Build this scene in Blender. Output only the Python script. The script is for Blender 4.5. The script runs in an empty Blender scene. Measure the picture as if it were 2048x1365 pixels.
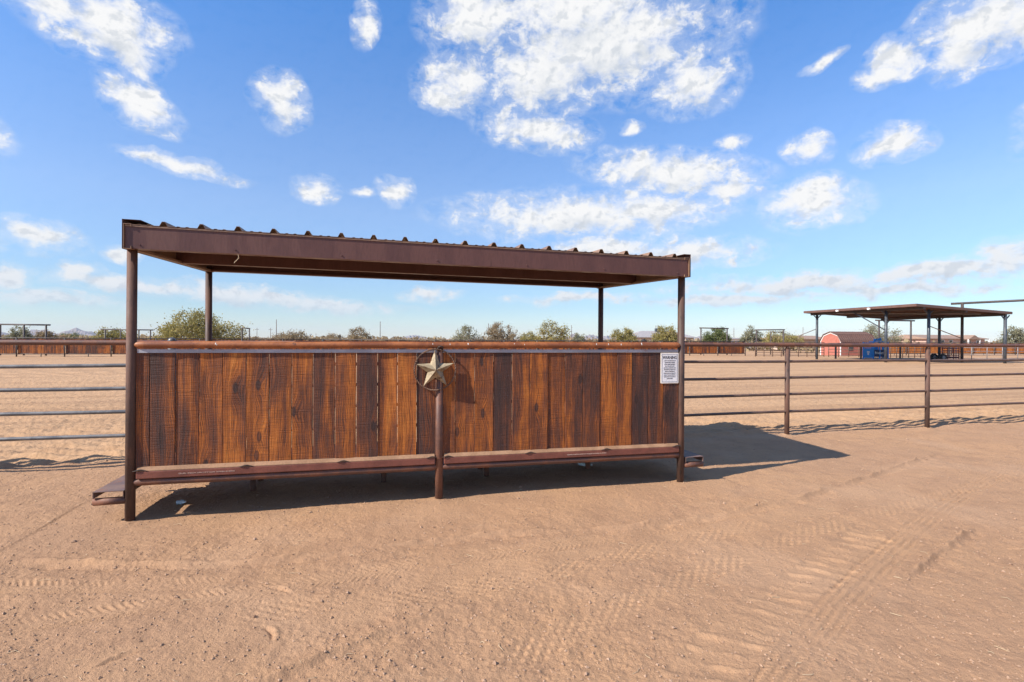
import bpy, bmesh, math, random
import numpy as np
from mathutils import Vector, Matrix
R = math.radians
random.seed(7); rng = np.random.default_rng(11)
scn = bpy.context.scene
col = scn.collection

# ------------------------------------------------------------------ camera
cam_d = bpy.data.cameras.new('camera'); cam = bpy.data.objects.new('camera', cam_d); col.objects.link(cam)
cam_d.sensor_width = 36.0; cam_d.lens = 36.0 * 1046 / 2048
cam_d.clip_start = 0.05; cam_d.clip_end = 60000
cam.location = (0, 0, 1.5)
cam.matrix_world = Matrix.Translation((0, 0, 1.5)) @ Matrix.Rotation(R(90 - 0.19), 4, 'X') @ Matrix.Rotation(R(0.32), 4, 'Z')
scn.camera = cam

# ------------------------------------------------------------------ sun, exposure
SHADOW = Vector((1.101, 0.611, -1.0))                    # where a shadow falls per metre of height
sun_d = bpy.data.lights.new('sun', 'SUN'); sun_o = bpy.data.objects.new('sun', sun_d); col.objects.link(sun_o)
sun_d.energy = 5.0; sun_d.angle = R(0.53); sun_d.color = (1.0, 0.93, 0.83)
sun_o.rotation_euler = SHADOW.to_track_quat('-Z', 'Y').to_euler()
sun_o.location = (-20, -11, 18)
SUN_EL = math.atan2(1.0, math.hypot(SHADOW.x, SHADOW.y))
SUN_AZ = math.atan2(-SHADOW.x, -SHADOW.y)
scn.view_settings.view_transform = 'Standard'; scn.view_settings.look = 'None'
scn.view_settings.gamma = 1.0; scn.view_settings.use_curve_mapping = False
scn.view_settings.exposure = 0.62
scn.cycles.max_bounces = 6; scn.cycles.diffuse_bounces = 3; scn.cycles.glossy_bounces = 2
scn.cycles.transmission_bounces = 4; scn.cycles.volume_bounces = 0; scn.cycles.transparent_max_bounces = 6
scn.cycles.use_denoising = True

# ------------------------------------------------------------------ node helper
class NT:
    def __init__(s, tree): s.t = tree; s.n = tree.nodes; s.l = tree.links
    def put(s, sock, v):
        if v is None: return
        if hasattr(v, 'is_output'): s.l.new(v, sock)
        else: sock.default_value = v
    def node(s, typ, **kw):
        n = s.n.new(typ)
        for k, v in kw.items(): setattr(n, k, v)
        return n
    def math(s, op, a, b=None, c=None, clamp=False):
        n = s.node('ShaderNodeMath', operation=op); n.use_clamp = clamp
        s.put(n.inputs[0], a); s.put(n.inputs[1], b); s.put(n.inputs[2], c); return n.outputs[0]
    def vmath(s, op, a, b=None):
        n = s.node('ShaderNodeVectorMath', operation=op); s.put(n.inputs[0], a); s.put(n.inputs[1], b); return n.outputs[0]
    def xyz(s, x, y, z=0.0):
        n = s.node('ShaderNodeCombineXYZ'); s.put(n.inputs[0], x); s.put(n.inputs[1], y); s.put(n.inputs[2], z); return n.outputs[0]
    def sep(s, v):
        n = s.node('ShaderNodeSeparateXYZ'); s.put(n.inputs[0], v); return n.outputs
    def noise(s, v, scale, detail=4, rough=0.5, dist=0.0, dim='3D'):
        n = s.node('ShaderNodeTexNoise', noise_dimensions=dim); s.put(n.inputs['Vector'], v)
        n.inputs['Scale'].default_value = scale; n.inputs['Detail'].default_value = detail
        n.inputs['Roughness'].default_value = rough; n.inputs['Distortion'].default_value = dist
        return n.outputs[0]
    def step(s, v, a, b, lo=0.0, hi=1.0):
        n = s.node('ShaderNodeMapRange', interpolation_type='SMOOTHSTEP')
        s.put(n.inputs[0], v); n.inputs[1].default_value = a; n.inputs[2].default_value = b
        n.inputs[3].default_value = lo; n.inputs[4].default_value = hi; return n.outputs[0]
    def mix(s, f, a, b, mode='MIX'):
        n = s.node('ShaderNodeMix', data_type='RGBA', blend_type=mode)
        s.put(n.inputs[0], f)
        for sock, v in ((n.inputs[6], a), (n.inputs[7], b)):
            if isinstance(v, tuple) and len(v) == 3: v = (*v, 1)
            s.put(sock, v)
        return n.outputs[2]
    def ramp(s, v, stops):
        n = s.node('ShaderNodeValToRGB'); s.put(n.inputs[0], v); e = n.color_ramp.elements
        e[0].position = stops[0][0]; e[0].color = (*stops[0][1], 1)
        e[1].position = stops[-1][0]; e[1].color = (*stops[-1][1], 1)
        for p, c in stops[1:-1]:
            k = e.new(p); k.color = (*c, 1)
        return n.outputs[0]
    def bump(s, h, strength, dist=0.01, normal=None):
        n = s.node('ShaderNodeBump'); n.inputs['Strength'].default_value = strength; n.inputs['Distance'].default_value = dist
        s.put(n.inputs['Height'], h); s.put(n.inputs['Normal'], normal); return n.outputs[0]

# ------------------------------------------------------------------ world: sky with cumulus
# clouds: azimuth, elevation, half width, half height, tilt (radians)
CLOUDS = [
(0.164,0.508,0.211,0.079,0),(0.116,0.563,0.187,0.051,0),(0.330,0.437,0.073,0.045,0),(-0.097,0.454,0.076,0.046,0),(-0.074,0.547,0.090,0.049,0),(-0.130,0.422,0.052,0.022,0),(0.051,0.468,0.114,0.061,0),(0.237,0.523,0.108,0.042,0),(0.046,0.379,0.100,0.030,-0.09),(-0.660,0.444,0.081,0.046,0),(-0.639,0.415,0.046,0.029,-0.26),(-0.720,0.445,0.060,0.020,0),(-0.617,0.351,0.050,0.029,-0.52),(-0.416,0.390,0.040,0.039,-0.35),(-0.557,0.270,0.076,0.014,-0.10),(-0.362,0.261,0.040,0.020,0),(-0.219,0.268,0.035,0.023,0),(-0.280,0.262,0.021,0.009,0),(-0.279,0.523,0.022,0.031,-0.44),(0.287,0.299,0.144,0.034,-0.14),(0.385,0.259,0.053,0.022,-0.17),(0.119,0.231,0.223,0.041,0),(0.266,0.232,0.115,0.031,0),(0.517,0.224,0.072,0.036,0),(0.538,0.247,0.035,0.015,0),(0.515,0.309,0.035,0.024,0),(0.397,0.332,0.024,0.013,0),(0.628,0.295,0.040,0.024,0),(0.631,0.413,0.032,0.026,0),(0.618,0.394,0.032,0.013,0),(0.725,0.429,0.072,0.039,0),(0.707,0.395,0.042,0.030,0),(0.772,0.404,0.039,0.029,0),(0.319,0.157,0.120,0.027,0),(0.175,0.172,0.111,0.020,0),(-0.737,0.143,0.050,0.021,-0.17),(-0.765,0.084,0.025,0.019,0),(-0.681,0.099,0.017,0.012,0),(-0.644,0.127,0.021,0.011,0),(-0.156,0.082,0.051,0.014,0),(-0.637,0.082,0.105,0.015,-0.05),(-0.480,0.071,0.150,0.017,-0.07),(-0.344,0.060,0.135,0.014,-0.05),(-0.729,0.053,0.091,0.011,-0.03),(0.503,0.094,0.191,0.018,0),(0.668,0.107,0.106,0.013,0.10),(0.755,0.114,0.046,0.025,0.09),(0.638,0.079,0.124,0.011,0),(0.386,0.072,0.212,0.011,0),(0.119,0.076,0.122,0.009,0),(0.224,0.380,0.022,0.012,0),(0.530,0.431,0.032,0.008,0.35),(0.821,0.276,0.053,0.036,0),(-0.844,0.262,0.064,0.041,0),(-0.831,0.124,0.061,0.022,0),(0.843,0.130,0.068,0.025,0)]
def cloud_group(name, blobs, detail):
    g = bpy.data.node_groups.new(name, 'ShaderNodeTree')
    g.interface.new_socket('Vector', in_out='INPUT', socket_type='NodeSocketVector')
    g.interface.new_socket('Density', in_out='OUTPUT', socket_type='NodeSocketFloat')
    G = NT(g); gi = G.node('NodeGroupInput'); go = G.node('NodeGroupOutput'); vin = gi.outputs[0]
    wn = G.node('ShaderNodeTexNoise', noise_dimensions='2D'); wn.inputs['Scale'].default_value = 13; wn.inputs['Detail'].default_value = 3 if detail > 4 else 1
    G.put(wn.inputs['Vector'], vin)
    pv = G.vmath('ADD', vin, G.vmath('MULTIPLY', G.vmath('SUBTRACT', wn.outputs[1], (.5, .5, .5)), (.050, .030, 0)))
    # scattered cumulus all the way round, outside the part of the sky that the photograph shows
    ax, ay, _z = G.sep(vin)
    round_ = G.noise(G.vmath('MULTIPLY', vin, (5.0, 9.0, 0)), 1.0, 2, .5, 0, '2D')
    m = G.math('MULTIPLY', G.step(round_, .55, .72), G.step(G.math('ABSOLUTE', ax), .9, 1.05))
    for (a, e, rx, ry, t) in blobs:
        mp = G.node('ShaderNodeMapping', vector_type='TEXTURE'); G.put(mp.inputs[0], pv)
        mp.inputs[1].default_value = (a, e, 0); mp.inputs[2].default_value = (0, 0, t); mp.inputs[3].default_value = (rx * 1.38, ry * 1.38, 1)
        gr = G.node('ShaderNodeTexGradient', gradient_type='SPHERICAL'); G.put(gr.inputs[0], mp.outputs[0])
        m = G.math('MAXIMUM', m, gr.outputs[1])
    nn = G.math('MULTIPLY', G.math('SUBTRACT', G.noise(G.vmath('MULTIPLY', vin, (1, 1.45, 0)), 24, detail, .66, .2, '2D'), .5), 1.95)
    d = G.math('ADD', G.math('POWER', m, .8), G.math('MULTIPLY', nn, G.math('MULTIPLY', G.step(m, 0, .14), G.step(m, .28, .70, 1.0, .45))))
    G.put(go.inputs[0], d); return g
g_full = cloud_group('cloud_density', CLOUDS, 8)
g_big = cloud_group('cloud_mass', [c for c in CLOUDS if c[2] > .09 or c[3] > .036], 4)

world = bpy.data.worlds.new('World'); scn.world = world; world.use_nodes = True
W = NT(world.node_tree); W.n.clear()
out = W.node('ShaderNodeOutputWorld'); bg = W.node('ShaderNodeBackground'); W.l.new(bg.outputs[0], out.inputs[0])
sky = W.node('ShaderNodeTexSky', sky_type='NISHITA'); sky.sun_disc = False
sky.sun_elevation = SUN_EL; sky.sun_rotation = SUN_AZ; sky.altitude = 400; sky.air_density = 1.0; sky.dust_density = 0.1; sky.ozone_density = 3.0
SKY = 0.15
tc = W.node('ShaderNodeTexCoord'); dx, dy, dz = W.sep(tc.outputs['Generated'])
az = W.math('ARCTAN2', dx, dy); el = W.math('ARCSINE', dz)
v0 = W.xyz(az, el, 0)
def dens(v, g):
    n = W.node('ShaderNodeGroup'); n.node_tree = g; W.put(n.inputs[0], v); return n.outputs[0]
d0 = dens(v0, g_full)
d1 = dens(W.vmath('ADD', v0, W.xyz(-.006, W.math('MULTIPLY_ADD', el, .06, .008), 0)), g_big)
alpha = W.math('MAXIMUM', W.math('POWER', W.step(d0, .16, .84), 1.2), W.math('MULTIPLY', W.step(d0, -.15, .5), .30))
alpha = W.math('MULTIPLY', alpha, W.step(el, -.005, .09, .3, 1.0))
body = W.math('MULTIPLY', W.step(d1, .55, 1.25), .8)
shade = W.mix(body, (4.15, 4.16, 4.18), (2.6, 2.85, 3.2))
bv = W.vmath('MULTIPLY', v0, (1, 1.45, 0))
na_ = W.noise(bv, 26, 5, .6, .2, '2D'); nb_ = W.noise(W.vmath('ADD', bv, (-.006, .011, 0)), 26, 5, .6, .2, '2D')
shade = W.mix(W.math('MULTIPLY', W.step(W.math('SUBTRACT', nb_, na_), -.01, .18), .6), shade, (2.6, 2.82, 3.12))
low = W.step(el, .03, .22)
shade = W.mix(low, W.mix(.35, shade, (2.2, 2.65, 3.2)), shade)
hs = W.node('ShaderNodeHueSaturation'); hs.inputs['Saturation'].default_value = 1.2; hs.inputs['Value'].default_value = 1.0
W.put(hs.inputs['Color'], W.mix(1.0, sky.outputs[0], W.ramp(W.math('DIVIDE', el, .6, clamp=True), [(0, (.50, .53, .61)), (.10, (.52, .55, .62)), (.38, (.95, .83, .82)), (.60, (1.0, .93, .95)), (.92, (.90, .98, 1.10))]), 'MULTIPLY'))
W.put(bg.inputs[0], W.mix(alpha, hs.outputs[0], shade)); bg.inputs[1].default_value = SKY
world.cycles.sampling_method = 'MANUAL'; world.cycles.sample_map_resolution = 512

# ------------------------------------------------------------------ materials
MATS = {}
def material(name, rough=0.6, spec=0.4, metal=0.0):
    m = bpy.data.materials.new(name); m.use_nodes = True; t = NT(m.node_tree)
    b = m.node_tree.nodes['Principled BSDF']; b.inputs['Roughness'].default_value = rough
    b.inputs['Specular IOR Level'].default_value = spec; b.inputs['Metallic'].default_value = metal
    MATS[name] = m; return m, t, b
def objco(t): return t.node('ShaderNodeTexCoord').outputs['Object']

def pipe_mat(name, c_lo, c_hi, c_spot, rough=.55, spec=.45, spots=.62, stretch=(1, 1, 1)):
    m, t, b = material(name, rough, spec)
    geo = t.node('ShaderNodeNewGeometry').outputs['Position']; v = t.vmath('MULTIPLY', geo, stretch)
    n = t.noise(v, 5, 6, .65); f = t.noise(v, 60, 4, .6); s = t.noise(v, 17, 5, .7)
    c = t.mix(t.step(n, .42, .58), c_lo, c_hi)
    c = t.mix(t.step(s, spots, spots + .12), c, c_spot)
    c = t.mix(t.math('MULTIPLY', t.step(f, .4, .7), .45), c, t.mix(.5, c, (c_lo[0] * .4, c_lo[1] * .4, c_lo[2] * .4)))
    t.put(b.inputs['Base Color'], c)
    t.put(b.inputs['Roughness'], t.step(n, .3, .7, rough - .1, rough + .18))
    t.put(b.inputs['Normal'], t.bump(f, .25, .004))
    return m
pipe_mat('rusty_pipe', (.115, .055, .040), (.19, .078, .044), (.065, .036, .03))
pipe_mat('rail_pipe', (.22, .074, .030), (.35, .118, .038), (.10, .042, .028), .45, .5, .6)
pipe_mat('post_pipe', (.075, .044, .034), (.135, .068, .046), (.045, .03, .026), .6, .35, .56, (1, 1, .3))
pipe_mat('red_oxide_tube', (.165, .055, .038), (.215, .07, .045), (.09, .04, .03), .5, .45, .66)
pipe_mat('dark_pipe', (.10, .062, .048), (.16, .09, .062), (.055, .038, .034))
pipe_mat('grey_pipe', (.10, .10, .105), (.17, .165, .165), (.12, .08, .06), .45, .5, .66)
pipe_mat('far_pipe', (.05, .04, .038), (.08, .058, .05), (.04, .035, .035))
pipe_mat('blue_steel', (.035, .045, .06), (.06, .07, .085), (.05, .04, .035), .4)
pipe_mat('fascia_paint', (.105, .046, .038), (.125, .056, .046), (.085, .036, .028), .45, .4, .62, (1, 1, .22))
pipe_mat('roof_paint', (.20, .12, .078), (.25, .15, .095), (.15, .09, .06), .5, .45, .7)
pipe_mat('far_roof_paint', (.12, .065, .05), (.15, .08, .06), (.10, .06, .05), .5)
pipe_mat('ledge_dirt', (.27, .155, .09), (.34, .20, .12), (.13, .065, .045), .8, .2, .64)
pipe_mat('strip_steel', (.30, .30, .33), (.40, .40, .43), (.28, .12, .07), .4, .5, .60, (.45, .45, 1))
pipe_mat('channel_steel', (.15, .095, .08), (.20, .13, .105), (.24, .10, .055), .6, .3, .55)
pipe_mat('star_metal', (.27, .215, .14), (.42, .34, .22), (.13, .075, .045), .6, .3, .50)
pipe_mat('wire_rust', (.10, .055, .035), (.24, .14, .09), (.06, .035, .03))
pipe_mat('sign_white', (.72, .71, .72), (.80, .79, .79), (.66, .62, .58), .4, .4, .72)
pipe_mat('sign_trim', (.70, .60, .48), (.76, .67, .55), (.5, .36, .24), .45, .4, .72)
pipe_mat('pale_pipe', (.22, .21, .22), (.30, .28, .28), (.2, .14, .11), .45)
pipe_mat('pink_paint', (.40, .13, .095), (.44, .155, .11), (.35, .12, .09), .7)
pipe_mat('white_paint', (.74, .72, .69), (.8, .78, .75), (.66, .63, .58), .6)
pipe_mat('blue_paint', (.02, .24, .68), (.03, .29, .76), (.015, .19, .58), .4)
pipe_mat('navy_paint', (.012, .03, .09), (.016, .04, .12), (.01, .025, .07), .45)
pipe_mat('maroon_paint', (.16, .04, .035), (.22, .06, .05), (.1, .04, .035), .5)
pipe_mat('black_rubber', (.015, .015, .016), (.025, .025, .026), (.02, .018, .016), .7)
pipe_mat('stucco_tan', (.52, .40, .32), (.58, .46, .37), (.48, .36, .29), .9)
pipe_mat('stucco_pink', (.55, .36, .29), (.60, .41, .33), (.5, .33, .27), .9)
pipe_mat('shingle_brown', (.26, .17, .125), (.32, .21, .155), (.2, .13, .1), .9)
pipe_mat('shingle_grey', (.28, .26, .26), (.36, .33, .32), (.22, .2, .2), .9)
pipe_mat('window_glass', (.03, .04, .05), (.05, .06, .07), (.03, .03, .04), .1, .6)
pipe_mat('rope', (.5, .38, .24), (.6, .46, .3), (.4, .3, .2), .9)
pipe_mat('weld_black', (.045, .035, .03), (.08, .05, .04), (.03, .025, .025), .8)
pipe_mat('pole_wood', (.13, .10, .085), (.18, .14, .12), (.1, .08, .07), .9)
pipe_mat('mountain_rock', (.20, .16, .15), (.30, .24, .21), (.16, .13, .13), .95, .1, .6, (.02, .02, .02))
pipe_mat('dropping', (.75, .73, .68), (.82, .8, .76), (.6, .58, .5), .8)

m, t, b = material('ink', .6); b.inputs['Base Color'].default_value = (.03, .03, .035, 1)
m, t, b = material('stencil', .7); b.inputs['Base Color'].default_value = (.62, .46, .38, 1)
m, t, b = material('clear_plastic', .25, .5); b.inputs['Base Color'].default_value = (.72, .84, .88, 1); b.inputs['Transmission Weight'].default_value = .35
m, t, b = material('lamp_glass', .2, .5); b.inputs['Base Color'].default_value = (.85, .85, .85, 1)

# weathered sawn boards; the object colour's red channel is how much stain each board has kept
def wood_mat(name, far=False):
    m, t, b = material(name, .62, .3)
    oi = t.node('ShaderNodeObjectInfo'); tone = t.sep(oi.outputs['Color'])[0]
    x, y, z = t.sep(objco(t)); rnd = oi.outputs['Random']
    ox = t.math('MULTIPLY', rnd, 37.0); oz = t.math('MULTIPLY', rnd, 91.0)
    X = t.math('ADD', x, ox); Z = t.math('ADD', z, oz)
    if far:
        at = t.node('ShaderNodeAttribute', attribute_name='tone'); tone = at.outputs['Fac']
        X = t.math('ADD', x, 0.0)
    # knots: cells two fifths of a metre tall, only some hold a knot
    vo = t.node('ShaderNodeTexVoronoi', voronoi_dimensions='2D', feature='F1'); vo.inputs['Scale'].default_value = 1.0
    t.put(vo.inputs['Vector'], t.xyz(t.math('MULTIPLY', X, 5.0), t.math('MULTIPLY', Z, 2.1), 0))
    kd = vo.outputs['Distance']; kc = t.sep(vo.outputs['Color'])[0]
    has = t.step(kc, .66, .70)
    pull = t.math('MULTIPLY', t.step(kd, .0, .42, 1.0, 0.0), has)
    wob = t.noise(t.xyz(t.math('MULTIPLY', X, 4.0), t.math('MULTIPLY', Z, 1.1), 0), 1.0, 3, .5, 0, '2D')
    Xw = t.math('ADD', X, t.math('ADD', t.math('MULTIPLY', wob, .11), t.math('MULTIPLY', pull, .035)))
    grain = t.noise(t.xyz(t.math('MULTIPLY', Xw, 55.0), t.math('MULTIPLY', Z, 1.3), 0), 1.0, 5, .6, 0, '2D')
    fine = t.noise(t.xyz(t.math('MULTIPLY', Xw, 260.0), t.math('MULTIPLY', Z, 5.0), 0), 1.0, 3, .6, 0, '2D')
    ring = t.node('ShaderNodeTexWave', wave_type='BANDS', bands_direction='X'); ring.inputs['Scale'].default_value = 1.0
    ring.inputs['Distortion'].default_value = 2.0; ring.inputs['Detail'].default_value = 2
    t.put(ring.inputs['Vector'], t.xyz(t.math('MULTIPLY', Xw, 22.0), t.math('MULTIPLY', Z, .5), 0))
    patch = t.noise(t.xyz(t.math('MULTIPLY', Xw, 9.0), t.math('MULTIPLY', Z, .9), 0), 1.0, 4, .55, 0, '2D')
    blot = t.noise(t.xyz(t.math('MULTIPLY', X, 3.0), t.math('MULTIPLY', Z, 2.6), 0), 1.0, 5, .65, 0, '2D')
    val = t.math('ADD', tone, t.math('MULTIPLY', t.math('SUBTRACT', patch, .5), 1.1))
    val = t.math('ADD', val, t.math('MULTIPLY', t.math('SUBTRACT', blot, .5), .55))
    val = t.math('ADD', val, t.math('MULTIPLY', t.math('SUBTRACT', grain, .5), .50))
    val = t.math('ADD', val, t.math('MULTIPLY', t.math('SUBTRACT', ring.outputs[1], .5), .16))
    val = t.math('SUBTRACT', val, t.math('MULTIPLY', t.math('MULTIPLY', t.step(kd, .05, .13, 1.0, 0.0), has), .35))
    c = t.ramp(val, [(0.0, (.050, .029, .026)), (.22, (.090, .039, .028)), (.45, (.20, .062, .024)), (.70, (.44, .130, .022)), (1.0, (.64, .225, .042))])
    c = t.mix(t.step(fine, .40, .72, 0, .7), c, (.035, .016, .010))
    sawl = t.noise(t.xyz(t.math('MULTIPLY', X, 2.0), t.math('MULTIPLY', Z, 120.0), 0), 1.0, 2, .6, 0, '2D')
    c = t.mix(t.step(sawl, .50, .72, 0, .32), c, (.05, .025, .018))
    c = t.mix(t.math('MULTIPLY', t.step(t.math('ABSOLUTE', t.math('SUBTRACT', kd, .075)), 0, .03, 1, 0), t.math('MULTIPLY', has, .45)), c, (.03, .015, .01))
    t.put(b.inputs['Base Color'], c)
    saw = t.noise(t.xyz(t.math('MULTIPLY', X, 7.0), t.math('MULTIPLY', Z, 170.0), 0), 1.0, 2, .5, 0, '2D')
    h = t.math('ADD', t.math('MULTIPLY', saw, 1.1), t.math('ADD', grain, t.math('MULTIPLY', fine, .5)))
    t.put(b.inputs['Normal'], t.bump(h, .5, .007))
    return m
wood_mat('sawn_board'); wood_mat('far_board', True)

# ground: pinkish packed yard dirt, yellower worked sand inside the arena
m, t, b = material('dirt', .95, .12)
geo = t.node('ShaderNodeNewGeometry').outputs['Position']
zone = t.node('ShaderNodeAttribute', attribute_name='zone').outputs['Fac']
trk = t.node('ShaderNodeAttribute', attribute_name='packed').outputs['Fac']
na = t.noise(geo, .55, 5, .6); nb = t.noise(geo, 3.2, 6, .65); nc = t.noise(geo, 38, 5, .7); nd = t.noise(geo, 210, 3, .7); ne = t.noise(geo, .06, 4, .6)
yard = t.mix(t.step(na, .36, .64), (.400, .237, .138), (.435, .255, .141))
yard = t.mix(t.step(nb, .42, .72), yard, (.355, .208, .121))
yard = t.mix(t.math('MULTIPLY', trk, .6), yard, (.455, .272, .154))
aren = t.mix(t.step(nb, .35, .7), (.475, .296, .168), (.42, .256, .145))
aren = t.mix(t.step(ne, .4, .6), aren, (.45, .277, .157))
mpn = t.node('ShaderNodeMapping', vector_type='POINT'); t.put(mpn.inputs[0], geo); mpn.inputs[2].default_value = (0, 0, -R(14.773)); mpn.inputs[3].default_value = (1, 1, 1)
band = t.noise(t.vmath('MULTIPLY', mpn.outputs[0], (.07, 1.6, 0)), 1.0, 4, .6, .0, '2D')
aren = t.mix(t.step(band, .46, .62, 0, .75), aren, (.35, .212, .122))
yard = t.mix(t.step(t.noise(geo, .9, 3, .5, .4), .52, .66, 0, .5), yard, (.46, .285, .172))
c = t.mix(zone, yard, aren)
c = t.mix(t.step(nc, .52, .78, 0, .55), c, (.22, .13, .085))
c = t.mix(t.step(nd, .59, .76, 0, .7), c, (.13, .085, .06))
c = t.mix(t.step(nd, .38, .24, 0, .35), c, (.60, .43, .31))
t.put(b.inputs['Base Color'], c)
hh = t.math('ADD', t.math('MULTIPLY', nc, 1.0), t.math('MULTIPLY', nd, .4))
t.put(b.inputs['Normal'], t.bump(hh, .8, .016))

pipe_mat('pebble', (.33, .20, .125), (.44, .29, .195), (.20, .13, .10), .9, .15, .55, (9, 9, 9))

def leaf_mat(name, a, bcol, c3):
    m, t, b = material(name, .8, .2)
    at = t.node('ShaderNodeAttribute', attribute_name='tone').outputs['Fac']
    t.put(b.inputs['Base Color'], t.ramp(at, [(0, a), (.55, bcol), (1, c3)]))
    tr = t.node('ShaderNodeBsdfTranslucent'); t.put(tr.inputs[0], t.ramp(at, [(0, a), (.55, bcol), (1, c3)]))
    mx = t.node('ShaderNodeMixShader'); mx.inputs[0].default_value = .4
    t.l.new(b.outputs[0], mx.inputs[1]); t.l.new(tr.outputs[0], mx.inputs[2])
    t.l.new(mx.outputs[0], m.node_tree.nodes['Material Output'].inputs[0]); return m
leaf_mat('leaf_olive', (.15, .14, .05), (.33, .28, .095), (.48, .40, .16))
leaf_mat('leaf_green', (.07, .10, .04), (.16, .185, .07), (.28, .28, .11))
leaf_mat('leaf_brown', (.18, .13, .08), (.33, .25, .145), (.45, .35, .21))
leaf_mat('leaf_grey', (.16, .165, .10), (.29, .28, .18), (.42, .40, .27))
pipe_mat('bark', (.16, .125, .09), (.24, .18, .13), (.08, .06, .05), .9)

# ------------------------------------------------------------------ mesh helpers
def link(name, me, mat, parent=None, loc=None):
    o = bpy.data.objects.new(name, me); col.objects.link(o)
    if mat and not me.materials: me.materials.append(MATS[mat])
    if parent: o.parent = parent
    if loc: o.location = loc
    return o
def tag(o, label, cat, group=None, kind=None):
    o['label'] = label
    if cat: o['category'] = cat
    if group: o['group'] = group
    if kind: o['kind'] = kind
    return o
def thing(name, label, cat, loc=(0, 0, 0), rz=0.0, group=None):
    o = bpy.data.objects.new(name, None); col.objects.link(o); o.location = loc; o.rotation_euler = (0, 0, rz)
    o.empty_display_size = .2
    return tag(o, label, cat, group)
class MB:
    def __init__(s): s.v = []; s.f = []; s.smooth = []
    def add(s, vs, fs, smooth=False):
        k = len(s.v); s.v += [tuple(p) for p in vs]; s.f += [tuple(i + k for i in f) for f in fs]; s.smooth += [smooth] * len(fs); return s
    def box(s, a, b):
        x0, y0, z0 = a; x1, y1, z1 = b
        return s.add([(x0,y0,z0),(x1,y0,z0),(x1,y1,z0),(x0,y1,z0),(x0,y0,z1),(x1,y0,z1),(x1,y1,z1),(x0,y1,z1)],
                     [(0,3,2,1),(4,5,6,7),(0,1,5,4),(1,2,6,5),(2,3,7,6),(3,0,4,7)])
    def hexa(s, p):   # eight corners, bottom ring then top ring
        return s.add(p, [(0,3,2,1),(4,5,6,7),(0,1,5,4),(1,2,6,5),(2,3,7,6),(3,0,4,7)])
    def tube(s, a, b, r0, r1=None, n=16, caps=True):
        a, b = Vector(a), Vector(b); r1 = r0 if r1 is None else r1
        ax = (b - a).normalized(); p = ax.orthogonal().normalized(); q = ax.cross(p)
        vs = []
        for c, r in ((a, r0), (b, r1)):
            for i in range(n):
                t_ = 2 * math.pi * i / n; vs.append(c + p * math.cos(t_) * r + q * math.sin(t_) * r)
        s.add(vs, [(i, (i + 1) % n, n + (i + 1) % n, n + i) for i in range(n)], True)
        if caps:
            k = len(s.v) - 2 * n; s.f.append(tuple(k + i for i in reversed(range(n)))); s.f.append(tuple(k + n + i for i in range(n))); s.smooth += [False, False]
        return s
    def path(s, pts, r, n=6):
        pts = [Vector(p) for p in pts]; k = len(s.v); prev = None
        for i, p in enumerate(pts):
            d = (pts[min(i + 1, len(pts) - 1)] - pts[max(i - 1, 0)]).normalized()
            pp = d.orthogonal().normalized() if prev is None else (prev - d * prev.dot(d)).normalized(); prev = pp
            qq = d.cross(pp); rr = r[i] if isinstance(r, (list, tuple)) else r
            for j in range(n):
                t_ = 2 * math.pi * j / n; s.v.append(tuple(p + pp * math.cos(t_) * rr + qq * math.sin(t_) * rr))
        for i in range(len(pts) - 1):
            for j in range(n):
                s.f.append((k + i*n + j, k + i*n + (j+1) % n, k + (i+1)*n + (j+1) % n, k + (i+1)*n + j)); s.smooth.append(True)
        return s
    def mesh(s, name='m'):
        me = bpy.data.meshes.new(name); me.from_pydata(s.v, [], s.f)
        me.polygons.foreach_set('use_smooth', s.smooth); me.update(); return me
    def build(s, name, mat, parent=None, loc=None): return link(name, s.mesh(name), mat, parent, loc)
def bevel(o, w, seg=2):
    md = o.modifiers.new('bevel', 'BEVEL'); md.width = w; md.segments = seg; md.limit_method = 'ANGLE'; md.angle_limit = R(40); return o
def lettering(text, size, mat, parent, mtx, name='lettering', align='CENTER', bold=0.0, ext=0.0008, sx=1.0):
    cu = bpy.data.curves.new('txt', 'FONT'); cu.body = text; cu.size = size; cu.align_x = align; cu.align_y = 'CENTER'; cu.extrude = ext; cu.offset = bold
    cu.resolution_u = 2
    tmp = bpy.data.objects.new('txt', cu); col.objects.link(tmp); bpy.context.view_layer.update()
    me = bpy.data.meshes.new_from_object(tmp.evaluated_get(bpy.context.evaluated_depsgraph_get()))
    bpy.data.objects.remove(tmp); me.materials.clear()
    me.transform(Matrix.Diagonal((sx, 1, 1, 1)))
    o = link(name, me, mat, parent); o.matrix_local = mtx; return o

# ------------------------------------------------------------------ noise for the terrain
_perm = rng.permutation(512).astype(np.int64); _perm = np.concatenate([_perm, _perm])
_ang = rng.uniform(0, 2 * np.pi, 512); _gx, _gy = np.cos(_ang), np.sin(_ang)
def perlin(x, y):
    xi = np.floor(x).astype(np.int64); yi = np.floor(y).astype(np.int64); xf = x - xi; yf = y - yi
    u = xf * xf * xf * (xf * (xf * 6 - 15) + 10); v = yf * yf * yf * (yf * (yf * 6 - 15) + 10)
    xi &= 511; yi &= 511; x1 = (xi + 1) & 511; y1 = (yi + 1) & 511
    def gr(a, b_, fx, fy):
        h = _perm[_perm[a] + b_]; return _gx[h] * fx + _gy[h] * fy
    n00 = gr(xi, yi, xf, yf); n10 = gr(x1, yi, xf - 1, yf); n01 = gr(xi, y1, xf, yf - 1); n11 = gr(x1, y1, xf - 1, yf - 1)
    return (n00 * (1 - u) + n10 * u) * (1 - v) + (n01 * (1 - u) + n11 * u) * v
def sst(x, a, b):
    t_ = np.clip((x - a) / (b - a), 0, 1); return t_ * t_ * (3 - 2 * t_)

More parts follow.
